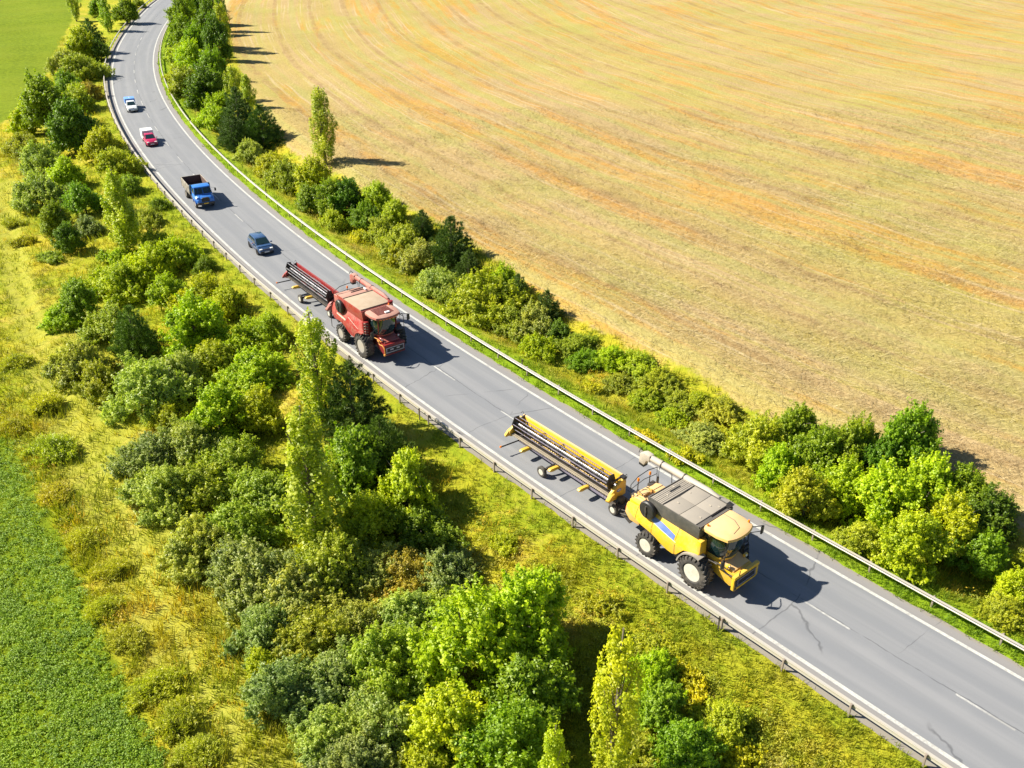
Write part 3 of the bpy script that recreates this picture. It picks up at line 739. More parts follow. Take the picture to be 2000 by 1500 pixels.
    if Y:
        l = MB()
        for k, (a, b_) in enumerate(((-2.0, -.80), (-.77, .46))):
            for sd in (-1, 1): l.box(((a + b_) / 2, sd * .72, zt + .035), (b_ - a, 1.42, .05), (sd * 1.6, 0, 0))
        l.build('tank_lid', LID, tank, bevel=.015)
        l = MB()
        for k in range(7): l.box((-2.93 + k * .13, 0, zt + .045), (.10, 2.86, .05 + .015 * (k % 2)))
        l.build('ribbed_lid', LID, tank, bevel=.01)
        MB().box((-2.03, -.1, zt + .075), (.05, 2.5, .05)).box((.44, -.1, zt + .075), (.05, 2.7, .05)).box((-2.6, .3, zt + .09), (.08, .9, .05)).build('lid_hinge', 'black_metal', tank)
        l = MB()
        for (a, b_) in ((-2.8, .4), (-2.5, -.5), (-1.8, .7), (-1.6, -.6), (-.2, .6), (.15, -.7), (.2, .9)): l.box((a, b_, zt + .085), (.13, .05, .03))
        l.build('lid_latch', 'pale_tube', tank)
        MB().prism([(.52, 3.85), (.86, 4.22), (.52, 4.30), (.40, 3.9)], 1.2, 1.46).build('tank_lip', 'black_metal', tank)
        MB().prism([(.5, 3.8), (.72, 3.98), (.5, 4.02)], -1.46, -.2).build('tank_lip', 'tank_grey', tank)
    else:
        MB().box((-1.0, 0, zt + .045), (2.95, 2.84, .06)).build('tank_lid', LID, tank, bevel=.02)
        MB().box((-3.05, 0, zt + .05), (.98, 2.86, .07)).box((-4.15, .1, 3.18), (1.3, 2.5, .7)).build('rear_cover', 'red_dusty', tank, bevel=.03)
        MB().box((.44, 0, zt + .09), (.05, 2.8, .05)).box((-2.52, 0, zt + .09), (.05, 2.9, .05)).box((-3.2, .35, zt + .12), (.05, 1.3, .05)).box((-3.5, .5, zt + .12), (.05, 1.1, .05)).build('lid_hinge', 'black_metal', tank)
        MB().prism([(.55, 3.8), (.86, 4.24), (.6, 4.26), (.45, 3.9)], 1.1, 1.46).build('tank_lip', 'red_dark', tank)
        MB().box((-3.0, .95, zt + .2), (.35, .12, .1)).build('lid_latch', 'box_white', tank)
    # rotary air screen: a big black drum on the right rear
    MB().lathe([(.30, 0), (.52, .02), (.58, .09), (.58, .26), (.50, .36), (.2, .40), (.001, .41)], (-2.95 if Y else -2.9, -1.80, 3.2), 28).build('rotary_screen', 'black_metal', t)
    MB().box((-2.95 if Y else -2.9, -1.83, 3.16), (.09, .06, .75)).box((-2.95 if Y else -2.9, -1.84, 3.2), (.16, .05, .16)).build('screen_arm', 'dark_metal', t)
    # unloading auger folded back along the left side
    a = MB().tube([(-.3, 1.40, 3.3), (-.5, 1.66, 3.8), (-1.2, 1.70, 3.92), (-3.6, 1.62, 4.02), (-5.75, 1.52, 4.12)], [.24, .24, .22, .22, .21], 14)
    a = a.build('unloading_auger', 'pale_tube' if Y else 'red_dusty', t)
    MB().lathe([(.235, -.04), (.245, 0), (.235, .04)], (-3.0, 1.64, 4.0), 16, 'x').build('auger_collar', 'dark_metal', a)
    MB().lathe([(.235, -.04), (.245, 0), (.235, .04)], (-4.7, 1.57, 4.07), 16, 'x').build('auger_collar', 'dark_metal', a)
    MB().prism([(-5.55, 4.34), (-6.05, 4.37), (-6.36, 4.2), (-6.42, 3.55), (-5.98, 3.48), (-5.80, 3.88), (-5.55, 3.90)], 1.29, 1.73).build('auger_spout', 'pale_tube' if Y else 'red_dusty', a, bevel=.06)
    MB().box((-6.19, 1.51, 3.44), (.42, .38, .22), (0, 6, 0)).build('rubber_boot', 'black_metal', a, bevel=.03)
    MB().tube([(-6.45, 1.31, 4.2), (-6.5, 1.51, 4.45), (-6.45, 1.71, 4.2)], .03).build('auger_hook', 'black_metal', a)
    # cab
    cabr = [ring_round(.95, 2.18, .82, 1.92, .38), ring_round(.92, 2.42, .95, 2.35, .42), ring_round(.90, 2.50, .98, 2.95, .42), ring_round(.88, 2.46, .96, 3.52, .40)]
    cab = MB().loft(cabr).build('cab_window', 'glass', t)
    fr = MB()
    for i in (2, 8, 0, 10):
        fr.tube([Vector(r_[i]) * 1.0 + Vector((.01 if i in (2, 8) else 0, math.copysign(.02, r_[i][1]), 0)) for r_ in cabr], .045, 6)
    fr.tube([cabr[0][i] for i in (0, 1, 2, 4, 5, 6, 8, 9, 10)], .05, 6)
    fr.build('cab_pillar', 'black_metal' if Y else 'red_dark', cab)
    lip = MB()
    lip.loft([[(p[0] + .03, p[1] * 1.04, 1.84) for p in cabr[0]], [(p[0] + .05, p[1] * 1.06, 1.98) for p in cabr[0]]])
    lip.build('cab_sill', P, cab, bevel=.02)
    MB().box((1.35, 0, 2.2), (.5, .55, .35)).box((1.12, 0, 2.65), (.15, .5, .7)).build('driver_seat', 'black_plastic', cab, bevel=.05)
    rf = MB().loft([[(p[0] if p[0] > 1.2 else p[0] - .08, p[1], p[2]) for p in ring_round(.72, 2.60, 1.20, 3.54, .34, 9)], ring_round(.62, 2.74, 1.30, 3.62, .36, 9), ring_round(.66, 2.70, 1.27, 3.76, .36, 9), ring_round(.85, 2.46, 1.06, 3.86, .34, 9)])
    roof = rf.build('cab_roof', 'yellow_dusty' if Y else 'red_dusty', t)
    if Y:
        MB().tube([(.75, .55, 3.85), (1.6, .52, 3.875), (2.2, .2, 3.87), (2.35, -.5, 3.86)], .016, 5).build('roof_seam', 'dark_metal', roof)
        fl = MB()
        for k in range(6): fl.box((2.58 - .012 * (k - 2.5) ** 2, -.62 + k * .25, 3.585), (.16, .18, .07))
        fl.build('work_light', 'lamp_glass', roof, bevel=.01)
    else:
        l = MB()
        for k in range(7): l.box((1.0 + k * .19, -.05, 3.88), (.045, 1.5, .045))
        l.build('roof_rib', 'red_dark', roof)
        MB().box((2.12, .12, 3.93), (.22, .42, .09)).build('antenna_pod', 'box_white', roof, bevel=.02)
        fl = MB()
        for k in range(7): fl.box((2.64 - .014 * (k - 3) ** 2, -.75 + k * .25, 3.57), (.16, .19, .07))
        fl.build('work_light', 'orange_lamp', roof, bevel=.01)
    for (bx, by) in ((.95, -1.0), (2.2, 1.05)) if Y else ((.9, 1.0),):
        be = MB().lathe([(.07, 0), (.07, .12), (.05, .17), (.001, .18)], (bx, by, 3.80), 12, 'z').build('beacon', 'orange_lamp', roof)
        MB().tube([(bx, by, 3.6), (bx, by, 3.81)], .03, 6).build('beacon_stem', 'black_metal', be)
    # mirrors on arms
    for sd in (-1, 1):
        m_ = MB().box((2.72, sd * 1.72, 3.25 if sd > 0 else 2.55), (.10, .26, .52), (0, 0, sd * 8)).build('mirror', 'black_plastic', t, bevel=.03)
        z = 3.25 if sd > 0 else 2.55
        MB().tube([(2.3, sd * .98, z + .3), (2.6, sd * 1.4, z + .32), (2.72, sd * 1.72, z + .3)], .025, 6).tube([(2.3, sd * .98, z - .1), (2.72, sd * 1.7, z - .1)], .022, 6).build('mirror_arm', 'black_metal', m_)
    # left landing, rails and ladder
    MB().box((1.25, 1.40, 1.88), (1.3, .75, .06)).build('platform', 'dark_metal', t)
    rl = MB()
    for yy in (1.74,):
        rl.tube([(.65, yy, 1.9), (.65, yy, 2.95), (1.9, yy, 2.95), (1.9, yy, 1.9)], .028, 6).tube([(.65, yy, 2.4), (1.9, yy, 2.4)], .022, 6).tube([(1.3, yy, 1.9), (1.3, yy, 2.95)], .022, 6)
    rl.tube([(1.9, 1.05, 1.9), (1.9, 1.05, 2.9), (1.95, 1.1, 3.3), (1.95, 1.6, 3.3), (1.9, 1.74, 2.95)], .028, 6)
    rl.build('handrail', 'black_metal', t)
    ld = MB()
    for yy in (1.28, 1.72): ld.tube([(1.95, yy, 1.9), (2.15, yy, .55)], .035, 6)
    for k in range(5): ld.box((1.98 + .04 * k, 1.5, 1.72 - .27 * k), (.16, .44, .05))
    ld.build('ladder', 'black_metal', t)
    # rails, lamps round the rear deck
    rl = MB()
    zr = 3.0
    rl.tube([(-4.95, -1.1, zr), (-4.97, -1.12, zr + .75), (-4.98, -.5, zr + 1.05), (-5.0, .4, zr + 1.12), (-5.0, 1.25, zr + .95), (-4.98, 1.3, zr)], .028, 6)
    rl.tube([(-4.97, -1.12, zr + .4), (-4.98, .1, zr + .6), (-5.0, 1.28, zr + .45)], .022, 6)
    rl.tube([(-4.9, 1.32, zr), (-4.9, 1.34, zr + .95), (-3.9, 1.34, zr + .95), (-3.8, 1.34, zr)], .028, 6).tube([(-3.7, -.9, zr), (-3.72, -1.2, zr + .6), (-4.4, -1.22, zr + .75)], .022, 6)
    rl.build('rear_rail', 'black_metal', t)
    for (bx, by) in ((-4.98, -.45), (-4.98, .6)) if Y else ((-4.98, .2),):
        be = MB().lathe([(.075, 0), (.075, .14), (.05, .2), (.001, .21)], (bx, by, 3.72), 12, 'z').build('rear_beacon', 'orange_lamp', t)
        MB().tube([(bx, by, 2.9), (bx, by, 3.73)], .03, 6).build('beacon_stem', 'black_metal', be)
    for sd in (-1, 1):
        MB().box((-5.55, sd * .95, 1.75), (.06, .16, .3)).build('tail_light', 'red_lamp', t, bevel=.01)
    # feeder house sloping to the ground
    fh = MB().prism([(.9, 1.80), (1.35, 1.86), (2.95, 1.50), (3.05, .72), (2.7, .55), (1.1, .95)], -.82, .82).build('feeder_house', P if Y else 'red_dark', t, bevel=.04)
    MB().box((2.08, 0, 1.735), (1.45, 1.45, .05), (0, 12.7, 0)).build('feeder_deck', D if Y else 'red_paint', fh, bevel=.01)
    fr = MB().box((3.12, 0, 1.50), (.22, 2.25, .22)).box((3.10, -1.02, 1.12), (.18, .20, .95)).box((3.10, 1.02, 1.12), (.18, .20, .95)).box((3.10, 0, .62), (.16, 2.0, .14)) if Y else MB().box((3.06, 0, 1.42), (.30, 1.95, .22), (0, -20, 0)).box((3.02, -.88, 1.05), (.25, .16, .6)).box((3.02, .88, 1.05), (.25, .16, .6)).box((3.05, 0, .68), (.2, 1.9, .2))
    fr.build('header_frame', P if Y else 'red_dark', fh, bevel=.03)
    MB().box((3.17, 0, 1.05), (.03, 1.75, .68)).build('feeder_mouth', 'black_metal', fh)
    g_ = MB().box((3.21, 0, .88), (.05, 1.75, .06)).box((3.21, 0, 1.28), (.05, 1.75, .06)).box((3.21, -.8, 1.08), (.05, .06, .44)).box((3.21, .8, 1.08), (.05, .06, .44))
    if not Y: g_.box((3.21, -.3, 1.1), (.05, .3, .12)).box((3.21, .3, 1.1), (.05, .3, .12))
    g_.build('mouth_grille', 'steel', fh)
    hs = MB().tube([(2.0, -.9, 1.6), (2.5, -1.0, 1.45), (2.95, -1.0, 1.5), (3.2, -.98, 1.3), (3.2, -.95, .85)], .05, 7).tube([(1.2, -1.0, 1.7), (2.0, -.95, 1.75), (2.6, -.9, 1.7)], .035, 6).box((3.15, -.95, .72), (.14, .16, .14))
    hs.build('hydraulic_hose', 'hose_orange' if not Y else 'dark_metal', fh)
    MB().tube([(1.3, -1.15, 1.75), (1.9, -1.45, 2.1), (2.2, -1.5, 2.15)], .035, 6).box((1.2, -1.2, 1.65), (.5, .4, .2)).build('bracket', 'dark_metal', t, bevel=.02)
    for sd in (-1, 1):
        hl = MB().box((2.45, sd * .78, 1.80), (.14, .30, .16)).build('headlight_housing', P if Y else 'red_dark', t, bevel=.03)
        MB().lathe([(.08, 0), (.075, .03), (.001, .035)], (2.52, sd * .78, 1.80), 14, 'x').build('headlight', 'lamp_glass', hl)
    if not Y:
        # black hoses and louvred cover hanging at the right front corner
        MB().box((1.02, -1.30, 2.35), (.34, .42, 1.3), top=(.9, .8)).build('corner_louvre', 'red_dark', t, bevel=.05)
        l = MB()
        for k in range(5): l.tube([(.95, -1.53, 1.9 + k * .24), (1.18, -1.5, 1.98 + k * .24), (1.24, -1.25, 1.88 + k * .24)], .022, 6)
        l.build('louvre_slat', 'grey_rim', t)
        MB().tube([(-4.15, -1.62, 1.9), (-4.5, -1.75, 1.6), (-4.5, -1.75, .75), (-4.1, -1.72, .7)], .03, 6).build('rear_guard_bar', 'black_metal', t)
    for ch in list(t.children):
        n_ = ch.name.split('.')[0]
        if n_ in ('front_wheel', 'rear_wheel', 'chassis', 'side_panel', 'mudguard', 'body', 'front_corner'): continue
        dx, dz = -.85, 0.0
        if n_ in ('cab_window', 'cab_roof', 'mirror', 'handrail', 'louvre_slat', 'corner_louvre', 'bracket', 'platform', 'ladder'): dz = .16
        if n_ in ('feeder_house', 'headlight_housing'): dx, dz = -.82, .15
        if n_ in ('rear_hood', 'straw_chopper', 'tail_light'): dx = -.45
        if n_ in ('engine_deck', 'engine_parts', 'rear_rail', 'rear_beacon'): dx = -.7
        ch.location.x += dx; ch.location.z += dz
    tag(t, label, 'combine harvester', 'combine harvesters driving down the road')
    return t
combine('yellow', 244.25, -1.88, 0.0, 'yellow combine harvester with dark grey grain tank and blue side band, nearest the camera')
combine('red', 208.2, -1.86, 0.0, 'red combine harvester with dusty tan tank cover, in the middle of the convoy')

def header(kind, s, lat, yaw, Lh, z0, label):
    """cutting header lying lengthways: x along its width, -y the knife side"""
    Y = kind == 'yellow'; P = 'yellow_paint' if Y else 'red_paint'; D = 'yellow_dusty' if Y else 'red_paint'
    x, y = on_road(s, lat); t = empty('combine_header', (x, y, z0), heading(s) + yaw)
    h = Lh / 2
    b = MB()
    b.prism([(.98, .12), (1.04, 1.05), (.90, 1.10), (.84, .25), (.30, .02), (.30, -.03), (.92, .0)], -h + .1, h - .1, 'x')
    # open gap where the feeder attaches is darker
    b.build('back_wall', P if Y else 'red_dark', t, bevel=.01)
    MB().prism([(1.16, .86), (1.16, 1.10), (1.06, 1.20), (.92, 1.17), (.90, .90)], -h + .02, h - .02, 'x').build('top_beam', 'yellow_dusty' if Y else 'red_dark', t, bevel=.02)
    MB().box((.05, .90, .62), (1.5, .03, .62)).build('feeder_opening', 'tube_violet', t)
    MB().prism([(.32, -.02), (.32, .03), (-.56, .14), (-.56, .10)], -h + .1, h - .1, 'x').build('floor', 'dark_metal' if Y else 'black_metal', t)
    # auger with flighting
    au = MB().tube([(-h + .15, .42, .42), (h - .15, .42, .42)], .19, 12).build('auger', 'steel', t)
    sp = MB(); n = int(Lh * 14); V_, F_ = [], []
    for half in (-1, 1):
        vs = []
        for j in range(n // 2 + 1):
            u = j / (n / 2); xx = half * (.35 + u * (h - .6)); a = half * u * 2 * math.pi * (h / .55)
            for rr in (.18, .34): vs.append((xx, .42 + rr * math.cos(a), .42 + rr * math.sin(a)))
        sp.add(vs, [(2 * j, 2 * j + 1, 2 * j + 3, 2 * j + 2) for j in range(n // 2)])
    sp.build('flighting', 'tube_violet', au)
    # knife bar with guards
    k = MB().box((0, -.64, .12), (Lh - .2, .14, .06)).box((0, -.50, .18), (Lh - .25, .09, .05))
    k.build('cutter_bar', 'knife_tan' if Y else 'dark_metal', t)
    gd = MB()
    for j in range(int(Lh / .15)):
        xx = -h + .2 + j * .15; gd.add([(xx - .02, -.70, .10), (xx + .02, -.70, .10), (xx + .02, -.70, .14), (xx - .02, -.70, .14), (xx, -.84, .11)], [(0, 1, 2, 3), (0, 4, 1), (1, 4, 2), (2, 4, 3), (3, 4, 0)])
    gd.build('knife_guards', 'knife_tan', t)
    # reel: tube, bats, spiders, end shields, tines
    cy, cz, rr = -.28, .98, .50
    ry = h - .35
    reel = MB().tube([(-ry, cy, cz), (ry, cy, cz)], .085, 12).build('reel_tube', 'steel', t)
    A0 = R(55)
    bt = MB(); tn = MB()
    for i in range(6):
        a = A0 + i * math.pi / 3; yy, zz = cy + rr * math.cos(a), cz + rr * math.sin(a)
        bt.tube([(-ry, yy, zz), (ry, yy, zz)], .03 if Y else .04, 6)
        for j in range(int(2 * ry / .2)):
            xx = -ry + .1 + j * .2; tn.tube([(xx, yy, zz), (xx, yy + .02, zz - .26)], .012, 3)
    bt.build('reel_bat', 'tube_violet' if Y else 'steel', reel)
    tag(tn.build('reel_tines', 'black_metal', reel), kind='stuff')
    ns_ = 5
    for q in range(ns_):
        xx = -ry + (q + .5) * 2 * ry / ns_ if Y else -ry + (q + .5) * 2 * ry / ns_
        sp = MB()
        for i in range(6):
            a = A0 + i * math.pi / 3; a2 = a + math.pi / 3
            p = (xx, cy + rr * math.cos(a), cz + rr * math.sin(a)); p2 = (xx, cy + rr * math.cos(a2), cz + rr * math.sin(a2))
            sp.tube([(xx, cy + .08 * math.cos(a), cz + .08 * math.sin(a)), p], .028, 5); sp.tube([p, p2], .024, 5)
            sp.tube([(xx + .30, cy + .2 * math.cos(a), cz + .2 * math.sin(a)), p], .02, 5)
        sp.build('reel_spider', 'black_metal', reel)
    for sx in (-1, 1):
        hexa = [(cy + rr * 1.16 * math.cos(A0 + i * math.pi / 3), cz + rr * 1.16 * math.sin(A0 + i * math.pi / 3)) for i in range(6)]
        o = MB().prism(hexa, sx * ry, sx * (ry + .05), 'x').build('reel_end_shield', 'black_metal', reel, bevel=.01)
        MB().lathe([(.14, sx * (ry + .06)), (.12, sx * (ry + .12)), (.001, sx * (ry + .13))], (0, cy, cz), 14, 'x').build('bearing', 'dark_metal', o)
        MB().prism([(1.05, 1.22), (1.0, 1.06), (cy, cz - .05), (cy, cz + .06)], sx * (ry + .13), sx * (ry + .21), 'x').tube([(sx * (ry + .17), .8, .65), (sx * (ry + .17), .1, .85)], .035, 6).build('reel_arm', 'dark_metal' if Y else 'black_metal', t, bevel=.01)
        # side sheet ending in a crop divider
        e = MB().prism([(1.10, -.05), (1.10, .92), (.75, 1.12), (.15, .86), (-.35, .66), (-.8, .44), (-1.0, .16), (-.85, 0), (-.2, -.16)], sx * (h - .10), sx * (h + .10), 'x', .97).build('end_panel', 'yellow_paint' if Y else 'red_paint', t, bevel=.03)
        MB().prism([(-.55, .0), (-.55, .5), (-.9, .40), (-1.35, .12), (-1.3, .0)], sx * (h - .02), sx * (h + .22), 'x', .9).build('crop_divider', 'yellow_paint' if Y else ('red_dusty' if sx > 0 else 'red_paint'), e, bevel=.03)
        if Y:                                        # pale oval emblem on the outer face
            el = [(.18 + .30 * math.cos(2 * math.pi * i / 20), .46 + .105 * math.sin(2 * math.pi * i / 20)) for i in range(20)]
            MB().prism(el, sx * (h + .104), sx * (h + .109), 'x').build('emblem', 'blue_stripe', e)
            MB().prism([(.0, .44), (.34, .44), (.36, .49), (.02, .49)], sx * (h + .110), sx * (h + .114), 'x').build('emblem_bar', 'box_white', e)
    MB().tube([(h - .1, 1.0, 1.1), (h + .12, 1.05, 1.35), (h + .25, .9, 1.25), (h + .2, .7, 1.0)], .02, 5).tube([(-h + .1, 1.0, 1.1), (-h - .1, 1.05, 1.35), (-h - .2, .9, 1.2)], .02, 5).box((h - .05, .85, 1.12), (.35, .4, .16)).build('drive_hose', 'black_metal', t)
    t.scale = (1, .72 if Y else .68, 1.08)
    tag(t, label, 'combine header', 'cutting headers towed behind the combines')
def trailer(kind, s, lat, yaw, x0, x1, wx, hitch, arms, label):
    Y = kind == 'yellow'
    x, y = on_road(s, lat); t = empty('header_trailer', (x, y, 0), heading(s) + yaw)
    b = MB().box(((x0 + x1) / 2, -.30, .66), (x1 - x0, .16, .20)).box(((x0 + x1) / 2, .55, .66), (x1 - x0 - 1, .12, .16))
    for k in range(5): b.box((x0 + .6 + k * (x1 - x0 - 1.2) / 4, .1, .66), (.12, 1.0, .12))
    b.build('frame', 'tube_violet' if Y else 'black_metal', t, bevel=.02)
    ax = MB().tube([(wx, -1.20, .40), (wx + .1, -.9, .55), (wx + .2, -.3, .62), (wx + .2, .5, .62), (wx + .1, .95, .5), (wx, 1.20, .40)], .10, 8)
    ax.build('rear_axle', 'black_metal', t)
    for sd in (-1, 1):
        wheel(t, (wx, sd * 1.35, .40), .40, .26, sd, 'cream_rim', 'tyre', rimk=.55)
    fx = x1 + .55
    MB().box((fx, 0, .55), (.9, 1.0, .12)).tube([(x1 - .3, -.3, .62), (fx, -.1, .6)], .09, 8).tube([(fx, -.5, .42), (fx, .5, .42)], .06, 8).tube([(fx + .3, -.35, .5), (hitch, 0, .6)], .05, 6).tube([(fx + .3, .35, .5), (hitch, 0, .6)], .05, 6).box((fx + .05, .1, .85), (.3, .35, .5)).build('dolly', 'dark_metal', t, bevel=.01)
    for sd in (-1, 1):
        wheel(t, (fx, sd * .55, .38), .38, .24, sd, 'cream_rim', 'tyre', rimk=.55)
    for axp in arms:
        MB().prism([(-1.28, .76), (-1.15, .85), (-.75, .84), (-.1, .74), (-.1, .62), (-1.0, .60), (-1.26, .68)], axp - .12, axp + .12, 'x').build('rest_arm', 'yellow_paint', t, bevel=.02)
    o = MB().tube([(x0 + .1, -.4, .70), (x0 - .05, -1.9, .68)], .05, 6).build('lamp_bar', 'black_metal', t)
    MB().box((x0 - .06, -1.92, .70), (.09, .12, .12)).build('tail_light', 'orange_lamp', o)
    MB().box((x0 + .05, .75, .72), (.08, .18, .14)).build('tail_light', 'red_lamp', t)
    tag(t, label, 'trailer', 'header trailers')
header('yellow', 231.4, -1.80, R(.6), 9.9, 1.0, 'long yellow cutting header with silver reel, towed behind the yellow combine')
trailer('yellow', 231.5, -1.65, R(-.5), -4.6, 4.6, -.9, 6.6, (-3.3, -.3, 2.6), 'low trailer with cream wheels under the yellow cutting header')
header('red', 195.65, -2.05, R(1), 9.0, .98, 'long red and black cutting header with grey reel, towed behind the red combine')
trailer('red', 195.3, -1.75, R(0), -4.0, 3.9, 0.0, 5.6, (-2.0, .9), 'low black trailer with yellow arms under the red cutting header')

def glass_quad(parent, pts, name='window', mat='glass', off=.012):
    """thin pane lying just outside a body face"""
    p = [Vector(q) for q in pts]; n = (p[1] - p[0]).cross(p[-1] - p[0]).normalized()
    vs = [q + n * off for q in p] + [q - n * .02 for q in p]; k = len(p)
    return MB().add(vs, [tuple(range(k)), tuple(reversed(range(k, 2 * k)))] + [(i, (i + 1) % k, (i + 1) % k + k, i + k) for i in range(k)]).build(name, mat, parent, smooth=False)

def car(t, body, x_r, x_f, hw, zb, hood, roof, wx, wr=.30, bed=None, trim=None):
    """lofted car body; greenhouse from roof=(x rear base, x rear top, x front top, x front base, z)"""
    def ring(x, w, z0, zs, zt):
        return [(x, -w * .90, z0), (x, -w, z0 + .12), (x, -w, zs), (x, -w * .93, zt - .03), (x, -w * .80, zt), (x, w * .80, zt), (x, w * .93, zt - .03), (x, w, zs), (x, w, z0 + .12), (x, w * .90, z0)]
    rb0, rt0, rt1, rb1, zr = roof
    st = [(x_r, .80, .42, .62, .70 if bed is None else .85), (x_r + .12, .95, .25, .70, .86), (x_r + .5, 1, .22, .75, zb), (rb0 + .3, 1, .20, .78, zb), ((rb0 + rb1) / 2, 1, .20, .78, zb), (rb1, 1, .20, .76, zb - .01), ((rb1 + x_f) / 2, .985, .20, .70, hood + .07), (x_f - .45, .96, .20, .62, hood), (x_f - .16, .90, .22, .55, hood - .12), (x_f, .78, .30, .48, hood - .26)]
    st = sorted({round(a[0], 3): a for a in st}.values(), key=lambda a: a[0])
    b = MB().loft([ring(x, w * hw, z0, zs, zt) for x, w, z0, zs, zt in st]).build('body', body, t, bevel=.02)
    g = MB().loft([[(rb0, -hw * .90, zb - .02), (rb1, -hw * .90, zb - .02), (rb1, hw * .90, zb - .02), (rb0, hw * .90, zb - .02)], [(rt0, -hw * .74, zr - .04), (rt1, -hw * .74, zr - .04), (rt1, hw * .74, zr - .04), (rt0, hw * .74, zr - .04)]])
    cabin = g.build('cabin', body, t, bevel=.03)
    rf = MB().loft([[(rt0 - .02, -hw * .75, zr - .05), (rt1 + .02, -hw * .75, zr - .05), (rt1 + .02, hw * .75, zr - .05), (rt0 - .02, hw * .75, zr - .05)], [(rt0 + .08, -hw * .66, zr), (rt1 - .08, -hw * .66, zr), (rt1 - .08, hw * .66, zr), (rt0 + .08, hw * .66, zr)]]).build('roof', body, t, bevel=.015)
    def L(a, b_, u): return a + (b_ - a) * u
    def pt(xb, xt, yk, u): return (L(xb, xt, u), L(hw * .90, hw * .74, u) * yk, L(zb - .02, zr - .04, u))
    glass_quad(cabin, [pt(rb1, rt1, -.90, .06), pt(rb1, rt1, .90, .06), pt(rb1, rt1, .88, .94), pt(rb1, rt1, -.88, .94)], 'windscreen')
    glass_quad(cabin, [pt(rb0, rt0, .88, .15), pt(rb0, rt0, -.88, .15), pt(rb0, rt0, -.86, .92), pt(rb0, rt0, .86, .92)], 'rear_window')
    xm0, xm1 = L(rb0, rb1, .46), L(rb0, rb1, .50)
    for sd in (-1, 1):
        for (a0, a1, c0, c1) in ((L(rb0, rb1, .06), xm0, L(rt0, rt1, .08), L(rt0, rt1, .44)), (xm1, L(rb0, rb1, .94), L(rt0, rt1, .50), L(rt0, rt1, .94))):
            q = [(a0, sd * hw * .885, zb + .03), (a1, sd * hw * .885, zb + .03), (c1, sd * hw * .755, zr - .08), (c0, sd * hw * .755, zr - .08)]
            glass_quad(cabin, q if sd < 0 else q[::-1], 'side_window')
        m_ = MB().box((rb1 - .25, sd * (hw + .10), zb + .06), (.12, .20, .13)).build('mirror', body, t, bevel=.03)
        MB().box((x_f - .16, sd * hw * .66, hood - .17), (.16, .32, .13), (0, 20, 0)).build('headlight', 'lamp_glass', t, bevel=.03)
        MB().box((x_r + .03, sd * hw * .72, .72), (.10, .2, .16)).build('tail_light', 'red_lamp', t, bevel=.02)
        MB().box(((x_r + x_f) / 2, sd * (hw + .005), .50), ((x_f - x_r) * .5, .03, .06)).build('side_moulding', 'black_plastic', t)
        for xx in wx:
            a = MB().lathe([(wr + .05, -.02), (wr + .05, .02), (wr - .02, .02), (wr - .02, -.02)], (xx, sd * (hw - .005), wr), 20).build('wheel_arch', 'black_plastic', t)
            wheel(t, (xx, sd * (hw - .10), wr), wr, .19, sd, 'grey_rim', 'car_tyre', rimk=.62)
    MB().box((x_f - .05, 0, .40), (.16, hw * 1.6, .16)).build('front_bumper', trim or 'black_plastic', t, bevel=.04)
    MB().box((x_f - .10, 0, hood - .20), (.10, hw * .8, .08), (0, 20, 0)).build('grille', 'black_plastic', t, bevel=.01)
    MB().box((x_f + .035, 0, .42), (.02, .50, .11)).build('number_plate', 'plate_white', t)
    MB().tube([(rb1 + .05, -.35, zb + .03), (rb1 - .12, .1, zb + .10)], .012, 4).build('wiper', 'black_plastic', t)
    return b
def place(s, lat, yaw=0.0, name='car'):
    x, y = on_road(s, lat); return empty(name, (x, y, 0), heading(s) + yaw)
t = place(180.5, -1.1, R(-2))
car(t, 'car_navy', -2.05, 2.0, .84, .92, .84, (-1.85, -1.45, .25, 1.05, 1.45), (-1.25, 1.25), .31)
MB().tube([(.35, -.80, 1.0), (.30, -.98, .98), (.55, -1.0, 1.06)], [.05, .045, .04], 8).build('elbow', 'red_dusty', t)
tag(t, 'dark blue hatchback car driving between the blue truck and the red combine', 'car')
def pickup(s, lat, yaw, body, box_m, bz, label, bl):
    t = place(s, lat, yaw, 'pickup_truck')
    car(t, body, -.15 - .9, 2.05, .80, .92, .83, (-.85, -.60, .15, .95, 1.42), (1.28,), .29, bed=True)
    bd = MB().box((-1.80, 0, .62), (2.1, 1.58, .40)).box((-1.80, 0, .35), (2.0, 1.2, .2)).build('cargo_bed', box_m if bl else body, t, bevel=.03)
    bx = MB().box((-1.95, 0, (bz + .82) / 2), (1.75, 1.62, bz - .82), top=(.97, .95)).build('cargo_cover', box_m, t, bevel=.05)
    MB().box((-1.95, 0, bz + .012), (1.2, .04, .02)).build('roof_seam', 'plate_white', bx)
    MB().box((-2.87, 0, .5), (.1, 1.4, .14)).build('rear_bumper', 'black_plastic', t, bevel=.02)
    for sd in (-1, 1):
        wheel(t, (-1.75, sd * .70, .29), .29, .18, sd, 'grey_rim', 'car_tyre', rimk=.62)
    tag(t, label, 'pickup truck')
pickup(132.7, -1.9, R(0), 'car_red', 'box_white', 1.62, 'red pickup with a white box on its bed', True)
pickup(110.9, -1.75, R(0), 'car_white', 'tarp_blue', 1.55, 'white pickup with a blue box on its bed, last vehicle in the convoy', False)

